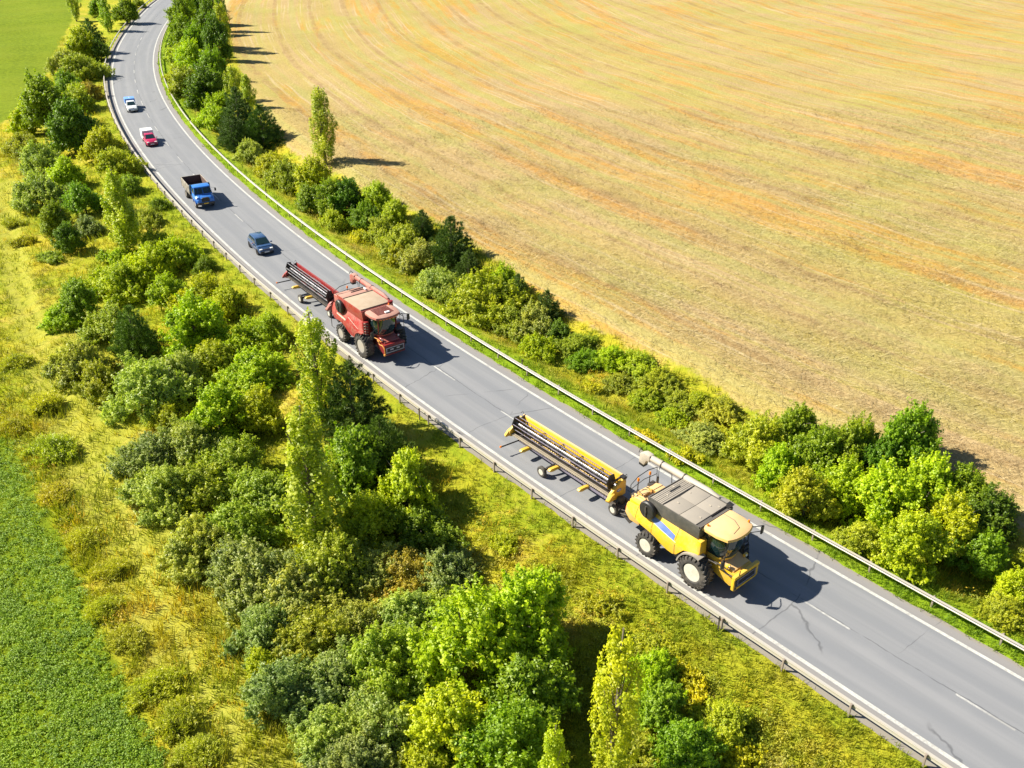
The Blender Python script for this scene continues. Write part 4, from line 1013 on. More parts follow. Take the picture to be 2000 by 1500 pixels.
# old blue dump truck
t = place(163.4, -1.95, R(-2), 'dump_truck')
b = MB()
for sd in (-1, 1): b.box((-2.4, sd * .42, .95), (6.6, .12, .22))
b.box((-3.9, 0, .62), (.3, 1.6, .3)).box((.35, 0, .55), (.2, 1.6, .2)).box((-1.2, -.75, .85), (.9, .5, .5)).box((-1.2, .75, .85), (.9, .5, .5))
b.build('chassis', 'dark_metal', t, bevel=.02)
def cr(x, w, z0, zt, k=.86): return [(x, -w * .96, z0), (x, -w, z0 + .2), (x, -w, zt - .25), (x, -w * k, zt - .04), (x, -w * .6, zt), (x, w * .6, zt), (x, w * k, zt - .04), (x, w, zt - .25), (x, w, z0 + .2), (x, w * .96, z0)]
b = MB().loft([cr(-.75, 1.08, .85, 1.62), cr(.40, 1.10, .80, 1.62), cr(.75, 1.08, .78, 1.56, .8), cr(1.20, 1.02, .75, 1.46, .75), cr(1.42, .92, .75, 1.30, .7)]).build('bonnet', 'truck_blue', t, bevel=.02)
cb = MB().loft([[(-.80, -1.06, 1.55), (.62, -1.06, 1.55), (.70, -.6, 1.55), (.70, .6, 1.55), (.62, 1.06, 1.55), (-.80, 1.06, 1.55)], [(-.74, -.92, 2.34), (.22, -.92, 2.34), (.30, -.5, 2.34), (.30, .5, 2.34), (.22, .92, 2.34), (-.74, .92, 2.34)]]).build('cab', 'truck_blue', t, bevel=.04)
MB().loft([[(-.80, -.97, 2.32), (.30, -.97, 2.32), (.42, -.5, 2.32), (.42, .5, 2.32), (.30, .97, 2.32), (-.80, .97, 2.32)], [(-.78, -.93, 2.42), (.28, -.93, 2.42), (.38, -.5, 2.42), (.38, .5, 2.42), (.28, .93, 2.42), (-.78, .93, 2.42)], [(-.6, -.62, 2.50), (.05, -.62, 2.50), (.1, -.3, 2.50), (.1, .3, 2.50), (.05, .62, 2.50), (-.6, .62, 2.50)]]).build('cab_roof', 'truck_blue', t)
for sy in (-1, 1):
    q = [(.685, sy * .05, 1.66), (.685, sy * .58, 1.66), (.345, sy * .50, 2.26), (.345, sy * .05, 2.26)]
    glass_quad(cb, q if sy > 0 else q[::-1], 'windscreen', off=.02)
    q = [(.685, sy * .62, 1.66), (.63, sy * 1.0, 1.66), (.265, sy * .88, 2.26), (.335, sy * .54, 2.26)]
    glass_quad(cb, q if sy > 0 else q[::-1], 'corner_window', off=.02)
    q = [(-.45, sy * 1.04, 1.68), (.45, sy * 1.04, 1.68), (.15, sy * .94, 2.25), (-.45, sy * .94, 2.25)]
    glass_quad(cb, q if sy < 0 else q[::-1], 'side_window', off=.02)
    MB().lathe([(.15, 0), (.14, .05), (.001, .07)], (1.34, sy * .72, 1.02), 16, 'x').build('headlight', 'lamp_glass', t)
    m_ = MB().box((.75, sy * 1.42, 2.0), (.07, .20, .36)).build('mirror', 'black_plastic', t, bevel=.02)
    MB().tube([(.4, sy * 1.03, 2.2), (.7, sy * 1.35, 2.22), (.75, sy * 1.42, 2.1)], .018, 5).build('mirror_arm', 'black_metal', m_)
    MB().prism([(1.02 * math.cos(R(a)) * .62 + .35, .62 + .62 * math.sin(R(a)) * 1.0) for a in range(0, 181, 20)] + [(.35 - .55, .60), (.35 - .4, .95), (.35, 1.10), (.35 + .4, .95), (.35 + .55, .60)], sy * .72, sy * 1.13).build('mudguard', 'truck_blue', t, bevel=.01)
    wheel(t, (.35, sy * .95, .50), .50, .28, sy, 'grey_rim', 'tyre', rimk=.5)
    wheel(t, (-3.9, sy * .92, .50), .50, .50, sy, 'grey_rim', 'tyre', rimk=.5)
MB().prism([(-.46, .92), (-.44, 1.32), (-.34, 1.40), (.34, 1.40), (.44, 1.32), (.46, .92)], 1.22, 1.47, 'x').build('grille', 'black_plastic', t, bevel=.01)
MB().box((1.45, 0, .72), (.14, 2.0, .24)).build('front_bumper', 'dark_metal', t, bevel=.03)
MB().box((1.53, 0, .74), (.02, .5, .12)).build('number_plate', 'yellow_paint', t)
bd = MB()
for sd in (-1, 1): bd.box((-3.05, sd * 1.17, 1.72), (4.2, .07, 1.05))
bd.box((-5.16, 0, 1.72), (.07, 2.38, 1.05))
bd.build('bed_side', 'bed_board', t, bevel=.01)
for sd in (-1, 1):
    for k in range(6): MB().box((-5.0 + k * .79, sd * 1.225, 1.72), (.07, .05, 1.08)).build('bed_rib', 'grey_rim', t)
MB().box((-3.05, 0, 1.24), (4.2, 2.28, .08)).box((-3.05, 0, 1.12), (4.3, .9, .14)).build('bed_floor', 'bed_inside', t)
MB().box((-3.05, -1.12, 1.72), (4.1, .02, .98)).box((-3.05, 1.12, 1.72), (4.1, .02, .98)).box((-5.11, 0, 1.72), (.02, 2.2, .98)).box((-.97, 0, 1.72), (.02, 2.2, .98)).build('bed_lining', 'bed_inside', t)
MB().box((-.90, 0, 1.80), (.10, 2.38, 1.25)).build('bed_headboard', 'truck_teal', t, bevel=.01)
MB().box((-5.22, 0, .95), (.08, 2.0, .18)).build('rear_bumper', 'dark_metal', t)
tag(t, 'old blue dump truck with an open wooden sided bed', 'truck')

# ------------------------------------------------------------ foliage prototypes
def unit(v): return v / np.maximum(np.linalg.norm(v, axis=1, keepdims=True), 1e-9)
def rand_dir(n):
    v = rng.normal(size=(n, 3)); return unit(v)
def leaf_quads(C, Nn, L, W, up=None):
    """rhombic leaves at C facing roughly Nn"""
    n = len(C)
    Nn = unit(Nn + rng.normal(0, .55, (n, 3)))
    T = unit(np.cross(Nn, rand_dir(n))) if up is None else unit(up + rng.normal(0, .25, (n, 3)))
    B = unit(np.cross(Nn, T))
    L = (L * rng.uniform(.7, 1.3, n))[:, None]; W = (W * rng.uniform(.7, 1.3, n))[:, None]
    V = np.stack([C - T * L * .5, C + B * W * .5 + Nn * W * .15, C + T * L * .5, C - B * W * .5 + Nn * W * .15], 1).reshape(-1, 3)
    F = np.arange(4 * n).reshape(n, 4)
    return V, F
def lumpy(d, k, amp=.25, f=2.6):
    a = rng.normal(0, f, (5, 3)); p = rng.uniform(0, 6.28, 5)
    v = sum(np.sin(d @ a[i] + p[i]) for i in range(5)) / 5
    return 1 + amp * 1.6 * v
def limbs(H, Rr, n, r0, top, flat=.5):
    b = MB(); b.tube([(0, 0, -.3), (.03 * Rr, .02, H * .35), (-.03 * Rr, .04 * Rr, top)], [r0, r0 * .75, r0 * .25], 7)
    for i in range(n):
        a = 2 * math.pi * i / n + random.uniform(-.3, .3); z0 = H * random.uniform(.12, .45)
        rr = Rr * random.uniform(.5, .8); z1 = z0 + H * random.uniform(.2, .45)
        b.tube([(0, 0, z0), (rr * .45 * math.cos(a), rr * .45 * math.sin(a), z0 + (z1 - z0) * .6), (rr * math.cos(a), rr * math.sin(a), z1)], [r0 * .5, r0 * .3, r0 * .1], 5)
    return b
def crown_mesh(name, lobes, leaf, wid, ncl, per, csz, mat='leaves', droop=.0, low=-.35):
    """lobes: (x, y, z, rx, rz). Clumps of leaves over lumpy shells, thinner inside."""
    Cs, Ns, T = [], [], []
    tot = sum(l[3] * (l[3] + l[4]) for l in lobes)
    for (x, y, z, rx, rz) in lobes:
        k = max(8, int(ncl * rx * (rx + rz) / tot))
        d = rand_dir(int(k * 1.5)); d = d[d[:, 2] > low][:k]
        rr = lumpy(d, 5, .32)[:, None] * rng.uniform(.68, 1.12, (len(d), 1))
        inner = rng.random(len(d)) < .16
        rr[inner] *= .6
        c = np.array([x, y, z]) + d * rr * np.array([rx, rx, rz])
        # twigs poking out
        m = rng.integers(int(per * .5), int(per * 1.5), len(d))
        ct = rng.uniform(0, 1, len(d))
        idx = np.repeat(np.arange(len(d)), m)
        # each clump is a leafy spray along a twig that points outwards and up
        tw = unit(d * rng.uniform(.3, 1.2, (len(d), 1)) + np.array([0, 0, .75]) + rng.normal(0, .38, (len(d), 3)))
        ln = csz * rng.uniform(.9, 3.0, len(d))
        u = rng.beta(1.1, 1.2, len(idx)); wd = (csz * .55 * rng.uniform(.6, 1.3, len(d))[idx] * (1.12 - .8 * u))[:, None]
        off = rng.normal(0, .6, (len(idx), 3)) * wd
        p = c[idx] + tw[idx] * (ln[idx] * (u - .45))[:, None] + off
        p[:, 2] = np.maximum(p[:, 2], .03)
        nrm = unit(d[idx] * .45 + np.array([0, 0, .6]) + off / wd * .35)
        Cs.append(p); Ns.append(nrm); T.append(np.clip(ct[idx] * .65 + rng.uniform(0, .35, len(idx)), 0, 1))
    C = np.vstack(Cs); Nn = np.vstack(Ns); T = np.concatenate(T)
    V, F = leaf_quads(C, Nn, leaf, wid)
    return np_mesh(name, V, F, mat, fattrs=dict(tint=T))
def poplar_mesh(name, H, Rr, nb, per, leaf, widest=.38):
    """many upswept leafy branches, like narrow flames, round a central stem"""
    Cs, Ns, T = [], [], []
    for i in range(nb):
        t0 = (i / nb) ** 1.05 * .84
        tt = t0 + .08
        prof = min(1, (tt / widest) ** .55) * (1 - max(0, tt - widest) / (1 - widest)) ** .75
        a = i * 2.4 + random.uniform(-.5, .5)
        r1 = Rr * (prof * random.uniform(.35, 1.35) + .05); ln = H * random.uniform(.13, .23) * (1 - .45 * t0)
        z0 = H * (.035 + t0 * .96)
        m = int(per * random.uniform(.6, 1.3) * (.5 + .5 * prof))
        u = rng.beta(1.3, 1.5, m)
        rad = (.34 * (1 - u) ** .7 * np.minimum(1, u * 4 + .3) + .05) * Rr / .95 * random.uniform(.8, 1.25)
        d = rand_dir(m) * rng.uniform(.4, 1, (m, 1))
        rr = r1 * (.35 + .65 * np.sqrt(np.clip(u * 2.2, 0, 1))) + .10 * Rr * u
        p = np.c_[rr * math.cos(a), rr * math.sin(a), z0 + ln * u] + d * rad[:, None]
        p[:, 2] = np.minimum(np.maximum(p[:, 2], .2), H * 1.0 + .15 * u)
        Cs.append(p); Ns.append(d + np.array([math.cos(a) * .5, math.sin(a) * .5, .5])); T.append(np.clip(random.uniform(0, .7) + rng.uniform(-.1, .35, m), 0, 1))
    C = np.vstack(Cs); V, F = leaf_quads(C, np.vstack(Ns), leaf, leaf * .8)
    return np_mesh(name, V, F, 'leaves', fattrs=dict(tint=np.concatenate(T)))
def pine_mesh(name, H, Rr, n):
    """tiers of boughs that turn up at the tips, each bough a set of needle tufts"""
    Cs, Ds, T = [], [], []
    tiers = 11
    for i in range(tiers):
        t = i / (tiers - 1); z = H * (.06 + .86 * t); R_ = Rr * (1 - t) ** .62 * 1.02 + .12
        nb = int(6 + 9 * (1 - t))
        for j in range(nb):
            a = 2 * np.pi * (j + random.random() * .7) / nb + i * .8; rl = R_ * random.uniform(.72, 1.12)
            m = max(2, int(rl / .2))
            for q in range(m):
                u = (q + 1) / m
                if u < .3: continue
                for side in range(3):
                    o = np.array([random.gauss(0, .12), random.gauss(0, .12), random.gauss(0, .07)]) * (1.4 - u * .5)
                    Cs.append(np.array([rl * u * math.cos(a), rl * u * math.sin(a), z + .30 * u * u - .1]) + o)
                    Ds.append(np.array([math.cos(a) * .5, math.sin(a) * .5, .75])); T.append(random.random())
    Cs = np.array(Cs); Ds = np.array(Ds); T = np.array(T)
    k = max(6, int(n / len(Cs))); idx = np.repeat(np.arange(len(Cs)), k)
    dr = unit(Ds[idx] + rng.normal(0, .55, (len(idx), 3))); ln = rng.uniform(.16, .30, len(idx))[:, None]
    p0 = Cs[idx] + rng.normal(0, .035, (len(idx), 3)); sd = unit(np.cross(dr, rand_dir(len(idx)))) * .021
    V = np.stack([p0 - sd, p0 + sd, p0 + dr * ln], 1).reshape(-1, 3); F = np.arange(len(V)).reshape(-1, 3)
    return np_mesh(name, V, F, 'needles', fattrs=dict(tint=T[idx] * .7 + rng.uniform(0, .3, len(idx))))
def sprig_mesh(name, n, Rr, H, lean=.5, leafy=True):
    """low shrub of many upright stems"""
    cc = rng.uniform(0, 2 * np.pi, 11); cr_ = Rr * np.sqrt(rng.uniform(0, 1, 11)); w_ = rng.integers(0, 11, n); sg = rng.uniform(.12, .34, 11)[w_] * Rr
    qx = cr_[w_] * np.cos(cc[w_]) + rng.normal(0, 1, n) * sg; qy = cr_[w_] * np.sin(cc[w_]) * .8 + rng.normal(0, 1, n) * sg
    a = np.arctan2(qy, qx); r = np.minimum(np.hypot(qx, qy), 1.35 * Rr)
    h = H * np.maximum(.25, 1 - .45 * (r / Rr) ** 2) * rng.uniform(.55, 1.15, n) * rng.uniform(.6, 1.1, 11)[w_]
    base = np.c_[r * np.cos(a), r * np.sin(a), np.zeros(n)]
    d = unit(np.c_[np.cos(a) * r / Rr * lean, np.sin(a) * r / Rr * lean, np.ones(n)] + rng.normal(0, .12, (n, 3)))
    k = 13; idx = np.repeat(np.arange(n), k); u = np.tile(np.linspace(.3, 1, k), n)
    C = base[idx] + d[idx] * (h[idx] * u)[:, None] + rng.normal(0, .05, (len(idx), 3))
    up = unit(d[idx] + rng.normal(0, .55, (len(idx), 3)))
    V, F = leaf_quads(C, rand_dir(len(idx)) * .5 + np.array([0, 0, .6]), .19, .055, up=up)
    ti = np.clip(rng.uniform(0, .5, n)[idx] + .45 * u ** 2, 0, 1)
    return np_mesh(name, V, F, 'leaves', fattrs=dict(tint=ti))

PROTO = {}
def proto(kind, me, trunk, base_r, hc, H):
    """hc: height of the crown centre at scale 1, base_r: crown radius, H: total height"""
    PROTO.setdefault(kind, []).append((me, trunk, base_r, hc, H))
def rl(n, Rr, zc, sp, r0, r1, fl=.85):
    out = []
    for i in range(n):
        a = 2 * math.pi * i / n + random.uniform(-.4, .4); q = sp * random.uniform(.6, 1.1)
        r = random.uniform(r0, r1); out.append((q * math.cos(a), q * math.sin(a), zc + random.uniform(-.5, .35) * Rr * .5, r, r * fl))
    return out
def blobs(n, Rr, zc, sp0, sp1, r0, r1, zj, fl=.85):
    out = []
    for i in range(n):
        a = 2 * math.pi * (i * .618 + random.uniform(-.08, .08)); q = random.uniform(sp0, sp1)
        r = random.uniform(r0, r1); out.append((q * math.cos(a), q * math.sin(a), max(r * .55, zc + random.uniform(-zj, zj) - .25 * q / Rr), r, r * fl * random.uniform(.8, 1.3)))
    return out
for v in range(4):      # broad tree, large bright leaves
    lobes = [(random.uniform(-.3, .3), random.uniform(-.3, .3), 3.0, 1.0, 1.15)] + blobs(6, 2.3, 2.4, .7, 1.35, .55, 1.0, .45) + blobs(8, 2.3, 1.25, 1.0, 1.75, .45, .95, .5) + blobs(5, 2.3, 2.0, 1.3, 1.9, .25, .45, .8)
    proto('broad', crown_mesh('broad_crown', lobes, .165, .105, 760, 40, .36), limbs(3.9, 2.1, 7, .13, 3.6), 2.35, 2.1, 4.3)
for v in range(4):      # rounded bush, fine leaves
    lobes = [(random.uniform(-.3, .3), random.uniform(-.3, .3), 1.45, .9, .9)] + blobs(8, 2.0, 1.1, .6, 1.35, .4, .85, .4) + blobs(9, 2.0, .7, 1.1, 2.0, .3, .7, .35) + blobs(5, 2, 1.5, .4, 1.5, .2, .35, .6, 1.2)
    proto('bush', crown_mesh('bush_crown', lobes, .125, .065, 950, 42, .24, low=-.5), limbs(1.9, 1.7, 8, .07, 1.9), 1.75, 1.0, 2.3)
for v in range(3):      # low spreading shrub
    lobes = [(0, 0, .5, .7, .45)] + blobs(9, 1.5, .4, .5, 1.4, .25, .6, .15, .7)
    proto('shrub', crown_mesh('shrub_crown', lobes, .13, .07, 420, 34, .22, low=-.3), limbs(.8, 1.1, 6, .04, .8), 1.3, .45, 1.05)
proto('poplar', poplar_mesh('poplar_crown', 10.0, .95, 100, 110, .145), limbs(10, .8, 9, .14, 9.4), 1.0, 5, 10)
proto('poplar', poplar_mesh('poplar_crown', 10.0, 1.05, 90, 115, .145, .3), limbs(10, .9, 9, .15, 9.4), 1.1, 5, 10)
proto('poplar', poplar_mesh('poplar_crown', 10.0, 1.0, 80, 120, .145, .5), limbs(10, .9, 9, .15, 9.4), 1.05, 5, 10)
proto('pine', pine_mesh('pine_crown', 5.0, 2.1, 30000), limbs(5, .5, 3, .13, 4.8), 2.1, 2.0, 5.0)
proto('pine', pine_mesh('pine_crown', 4.2, 2.2, 30000), limbs(4.2, .5, 3, .13, 4.0), 2.2, 1.8, 4.3)
for v in range(2):
    proto('sprig', sprig_mesh('sprig_crown', 650, 1.15, 1.3), None, 1.3, .6, 1.4)

# leaf colours (reflectance)
LC = dict(
    bright=(.300, .395, .010), green=(.175, .275, .012), deep=(.105, .190, .013), lime=(.320, .400, .010), yellow=(.44, .41, .012), yolive=(.335, .375, .024),
    olive=(.265, .320, .035), grey=(.295, .350, .095), bluegrey=(.215, .285, .105), brown=(.31, .29, .05), pine=(.060, .120, .018), pineb=(.095, .170, .022), pop=(.265, .345, .024), popy=(.33, .37, .018), sprig=(.300, .330, .050))
trunk_cache = {}
cnt = {}
def plant(name, kind, px, py, rpx, colour, label, cat, group, tall=1.0, base=None):
    """crown centre seen at (px, py) with radius rpx in photo pixels; poplars: base pixel plus top pixel row in `base`"""
    c = cnt.get(kind, 0); cnt[kind] = c + 1
    me, tr, br, hc, H = PROTO[kind][c % len(PROTO[kind])]
    if base is not None:                              # tall tree measured from foot to tip
        x, y, z = at(px, py)
        th = R(PITCH); f = (750 - base) / FPX          # tip height from the picture row
        # height h with (x,y,z+h) seen at row `base`
        dz = (y * (math.sin(th) - 0) * 0)
        a = math.tan(-th + math.atan(f)); h = CAM_H + y * a - z
        sz = h / H; sxy = rpx / px_scale(x, y, z + h / 2) / br
        sc = (sxy, sxy, sz)
    else:
        x, y, z = at(px, py); k = rpx / px_scale(x, y, z) / br
        for _ in range(3):
            x, y, z = at(px, py, hc * k * tall); k = rpx / px_scale(x, y, z + hc * k) / br
        if py < 320 and kind != 'poplar' and not (py < 230 and 165 < px < 300): k *= 1.22
        if kind == 'sprig': k *= .86; tall = .8
        if kind == 'bush' and 90 < px < 960 and 480 < py < 1180: k *= 1.14
        if px > 1450 and 780 < py < 1120: k *= 1.16
        if 1100 < px < 1440 and 640 < py < 860: tall = .72; k *= .95
        if kind in ('bush', 'broad'): k *= random.uniform(.9, 1.32) if kind == 'bush' else random.uniform(.92, 1.15)
        sc = (k, k, k * tall)
    t = empty(name, (x, y, z - .05), random.uniform(0, 6.28))
    q = random.uniform(.86, 1.16)
    t.scale = (sc[0] * q, sc[1] / q, sc[2] * (1 if base is not None else random.uniform(.9, 1.15)))
    o = link('crown', me, t)
    col = np.array(LC[colour]) * np.array([random.uniform(.9, 1.1), random.uniform(.94, 1.06), random.uniform(.9, 1.1)])
    col = np.minimum(col * np.array([1.24, 1.14, 1.0]), .5)
    o.color = (*[float(q) for q in col], 1)
    if tr is not None:
        key = id(tr)
        if key not in trunk_cache:
            trunk_cache[key] = tr.build('trunk' if kind in ('broad', 'poplar', 'pine') else 'stem', 'bark', t)
        else:
            c2 = trunk_cache[key].copy(); COL.objects.link(c2); c2.parent = t
    tag(t, label, cat, group)
    return t
def B(*a, **k): plant('broadleaf_tree', 'broad', *a, cat='tree', **k)
def U(*a, **k): plant('bush', 'bush', *a, cat='bush', **k)
def W(*a, **k): plant('low_shrub', 'shrub', *a, cat='shrub', **k)
def PN(*a, **k): plant('pine_tree', 'pine', *a, cat='pine tree', **k)
def PP(*a, **k): plant('poplar_tree', 'poplar', *a, cat='poplar tree', **k)
def G(*a, **k): plant('weed_clump', 'sprig', *a, cat='weeds', **k)
gl, gr, gs = 'trees and bushes on the slope left of the road', 'trees and bushes between the road and the stubble field', 'tall weed clumps along the green field edge'
gp, gn = 'tall poplars beside the road', 'dark pines beside the road'

# left of the road, from far to near
PP(150, 42, 12, 'pop', 'thin poplar at the top edge beside the far green field', base=-45, group=gp)
PN(178, 75, 30, 'pineb', 'dark pine at the top beside the far green field', group=gn)
PP(212, 62, 15, 'pop', 'pale poplar behind the dark pine at the top left', base=-20, group=gp)
B(243, 22, 26, 'green', 'dark green tree at the top nearest the far left guardrail', group=gl)
B(190, 12, 20, 'green', 'green tree at the top edge between the two far poplars', group=gl)
U(268, 8, 12, 'olive', 'small bush at the top edge touching the road verge', group=gl)
B(160, 96, 27, 'bright', 'bright green tree just below the far dark pine', group=gl)
B(195, 100, 20, 'deep', 'small dark tree right of the bright green tree at the top left', group=gl)
U(127, 122, 26, 'grey', 'grey green bush on the edge of the far green field', group=gl)
U(160, 140, 26, 'olive', 'olive bush beside the far left verge', group=gl)
PP(104, 148, 7, 'pop', 'small slim poplar on the edge of the far green field', base=108, group=gp)
U(168, 182, 21, 'brown', 'brownish bush next to the bare earth patch by the far guardrail', group=gl)
U(130, 172, 26, 'green', 'green bush between the olive bush and the far green field', group=gl)
U(82, 158, 11, 'bluegrey', 'tiny dark bush standing alone on the far green field edge', group=gl)
U(150, 205, 24, 'yolive', 'yellow olive bush left of the bare earth patch', group=gl)
B(100, 222, 42, 'green', 'tall green tree left of the bare earth patch', group=gl)
B(58, 232, 32, 'bright', 'bright tree at the left edge of the far thicket', group=gl)
B(140, 262, 40, 'deep', 'dark green tree level with the red pickup', group=gl)
U(48, 285, 26, 'olive', 'olive bush at the left edge beside the path start', group=gl)
U(78, 322, 36, 'grey', 'grey green bush at the left of the thicket level with the red pickup', group=gl)
B(122, 335, 42, 'bright', 'bright green tree in the middle of the far thicket', group=gl)
U(200, 290, 34, 'yolive', 'yellow olive bush closest to the road opposite the red pickup', group=gl)
U(228, 320, 36, 'yolive', 'yellow olive bush above the leaning poplars', group=gl)
U(248, 362, 30, 'olive', 'olive bush just right of the leaning poplars, beside the truck', group=gl)
B(162, 385, 38, 'green', 'green tree left of the leaning poplars', group=gl)
U(80, 385, 34, 'grey', 'grey bush on the outer left side of the far thicket', group=gl)
B(108, 425, 36, 'green', 'green tree at the lower left corner of the far thicket', group=gl)
U(170, 440, 34, 'bluegrey', 'blue grey bush at the foot of the far thicket left of the poplars', group=gl)
B(132, 470, 26, 'deep', 'dark small tree at the foot of the far thicket', group=gl)
PP(252, 500, 30, 'pop', 'tall leaning yellow green poplar level with the blue truck', base=318, group=gp)
PP(268, 478, 14, 'pop', 'shorter poplar right of the tall leaning poplar', base=378, group=gp)
U(290, 425, 24, 'olive', 'olive bush between the poplars and the guardrail', group=gl)
U(312, 400, 14, 'green', 'tiny green bush near the guardrail beside the truck', group=gl)
U(303, 478, 33, 'yolive', 'round yellow olive bush below the leaning poplars', group=gl)
W(98, 500, 22, 'olive', 'low olive shrub left of the dry grass patch', group=gl)
W(45, 470, 18, 'yolive', 'low shrub beside the far part of the path', group=gl)
W(235, 500, 30, 'lime', 'lime low shrub at the foot of the leaning poplars', group=gl)
B(152, 585, 46, 'green', 'dark green round tree beside the path, left of the middle thicket', group=gl)
U(120, 622, 30, 'bright', 'bright bush at the foot of the round tree beside the path', group=gl)
U(292, 525, 42, 'lime', 'lime green bush in the upper part of the middle thicket', group=gl)
U(345, 500, 34, 'bright', 'bright green bush opposite the dark blue car', group=gl)
U(232, 555, 38, 'lime', 'lime bush left in the upper middle thicket', group=gl)
B(330, 565, 40, 'bright', 'bright green tree above the big round tree', group=gl)
U(402, 520, 16, 'green', 'small green bush beside the guardrail near the dark blue car', group=gl)
U(395, 575, 38, 'lime', 'lime bush between the big round tree and the guardrail', group=gl)
U(440, 600, 30, 'bright', 'bright bush right of the big round tree', group=gl)
U(218, 635, 45, 'olive', 'olive bush left of the dark tree in the middle thicket', group=gl)
PN(262, 660, 50, 'pineb', 'dark pine in the middle thicket left of the big round tree', group=gn)
B(378, 640, 70, 'bright', 'big round bright green tree in the middle thicket', group=gl)
U(150, 712, 44, 'grey', 'grey green bush at the left foot of the middle thicket', group=gl)
U(190, 745, 40, 'olive', 'olive bush at the foot of the middle thicket beside the path', group=gl)
U(292, 770, 48, 'grey', 'grey olive bush below the dark pine of the middle thicket', group=gl)
U(355, 742, 40, 'grey', 'grey bush below the big round tree', group=gl)
U(420, 712, 38, 'yolive', 'yellow olive bush right below the big round tree', group=gl)
U(330, 815, 30, 'yolive', 'yellow olive bush above the dry grass hollow', group=gl)
U(478, 665, 42, 'lime', 'lime bush beside the guardrail behind the poplar opposite the red header', group=gl)
U(520, 650, 40, 'lime', 'lime bush left of the tall poplar nearest the red combine', group=gl)
U(500, 730, 45, 'lime', 'lime bush left of the middle of the tall poplar', group=gl)
B(425, 800, 72, 'bright', 'large bright green tree left of the two tall central poplars', group=gl)
B(500, 800, 55, 'bright', 'bright green tree touching the two tall central poplars', group=gl)
PP(632, 850, 38, 'pop', 'tall poplar whose tip covers the left guardrail beside the red combine', base=592, group=gp)
U(295, 885, 46, 'bluegrey', 'blue grey bush at the left of the central thicket', group=gl)
U(370, 870, 50, 'grey', 'grey bush left of centre below the large bright tree', group=gl)
U(320, 965, 48, 'grey', 'grey bush at the lower left of the central thicket', group=gl)
U(390, 955, 50, 'olive', 'olive bush in the lower central thicket', group=gl)
U(450, 900, 56, 'olive', 'olive bush below the large bright green tree', group=gl)
U(500, 960, 55, 'olive', 'olive bush left of the nearer central poplar', group=gl)
U(385, 1060, 58, 'grey', 'big dark grey bush at the bottom of the central thicket', group=gl)
U(455, 1030, 58, 'olive', 'olive bush right of the big dark grey bush', group=gl)
PN(690, 805, 72, 'pine', 'dark pine right of the tall poplars, in shade', group=gn)
PN(745, 890, 66, 'pineb', 'dark pine casting its shadow on the verge below the open road', group=gn)
B(700, 905, 78, 'green', 'dark green tree below the shaded pine', group=gl)
PP(622, 1085, 54, 'pop', 'nearer of the two tall central poplars', base=772, group=gp)
B(795, 960, 62, 'bright', 'bright green tree nearest the verge in the central thicket', group=gl)
B(720, 1015, 70, 'bright', 'bright green tree at the foot of the nearer central poplar', group=gl)
U(820, 1030, 45, 'green', 'green bush at the lower right of the central thicket', group=gl)
W(598, 1090, 40, 'lime', 'lime shrub beside the bare patch at the foot of the nearer central poplar', group=gl)
# near thicket
U(508, 1135, 62, 'bluegrey', 'blue grey bush at the top left of the near thicket', group=gl)
U(585, 1165, 62, 'grey', 'grey green bush second from the left at the top of the near thicket', group=gl)
U(655, 1120, 60, 'olive', 'olive bush at the top of the near thicket below the nearer poplar', group=gl)
U(735, 1120, 62, 'grey', 'grey bush at the top of the near thicket below the bright tree', group=gl)
U(800, 1125, 50, 'brown', 'brownish bush at the upper right of the near thicket', group=gl)
U(868, 1125, 50, 'bluegrey', 'dark blue grey bush at the right tip of the near thicket', group=gl)
U(520, 1235, 60, 'bluegrey', 'blue grey bush on the left edge of the near thicket beside the path', group=gl)
U(610, 1245, 66, 'olive', 'olive bush in the left part of the near thicket', group=gl)
U(700, 1215, 66, 'grey', 'grey bush in the middle of the near thicket', group=gl)
U(790, 1205, 62, 'grey', 'pale grey green bush in the upper middle of the near thicket', group=gl)
U(868, 1185, 50, 'olive', 'olive bush right of the pale grey green bush in the near thicket', group=gl)
B(512, 1298, 34, 'lime', 'small lime tree on the left edge of the near thicket', group=gl)
U(560, 1345, 72, 'bluegrey', 'blue grey bush at the lower left edge of the near thicket', group=gl)
U(655, 1325, 70, 'bluegrey', 'blue grey bush right of the lower left edge bush', group=gl)
U(750, 1310, 70, 'olive', 'olive bush left of the large bright near tree', group=gl)
U(640, 1430, 74, 'grey', 'grey bush at the bottom edge, left part of the near thicket', group=gl)
U(735, 1420, 74, 'grey', 'grey bush at the bottom edge left of the bright trees', group=gl)
U(690, 1500, 70, 'bluegrey', 'blue grey bush cut by the bottom edge', group=gl)
B(905, 1275, 98, 'bright', 'large bright green tree in the right of the near thicket', group=gl)
B(1020, 1225, 92, 'bright', 'large bright green tree nearest the verge in the near thicket', group=gl)
B(880, 1415, 92, 'lime', 'lime green tree at the bottom left of the bright group', group=gl)
B(1040, 1350, 95, 'green', 'green tree left of the yellow poplar', group=gl)
B(980, 1460, 90, 'green', 'green tree at the bottom edge among the bright trees', group=gl)
U(820, 1500, 60, 'lime', 'lime bush cut by the bottom edge left of the lime tree', group=gl)
PP(1078, 1610, 34, 'lime', 'small green poplar at the bottom edge left of the yellow poplar', base=1402, group=gp)
PP(1190, 1560, 44, 'popy', 'bright yellow green poplar at the bottom edge', base=1200, group=gp)
B(1290, 1395, 62, 'green', 'green tree right of the yellow poplar', group=gl)
B(1345, 1465, 74, 'green', 'dark green tree at the bottom edge right of the yellow poplar', group=gl)
U(1275, 1320, 46, 'bright', 'bright bush above the green tree right of the yellow poplar', group=gl)
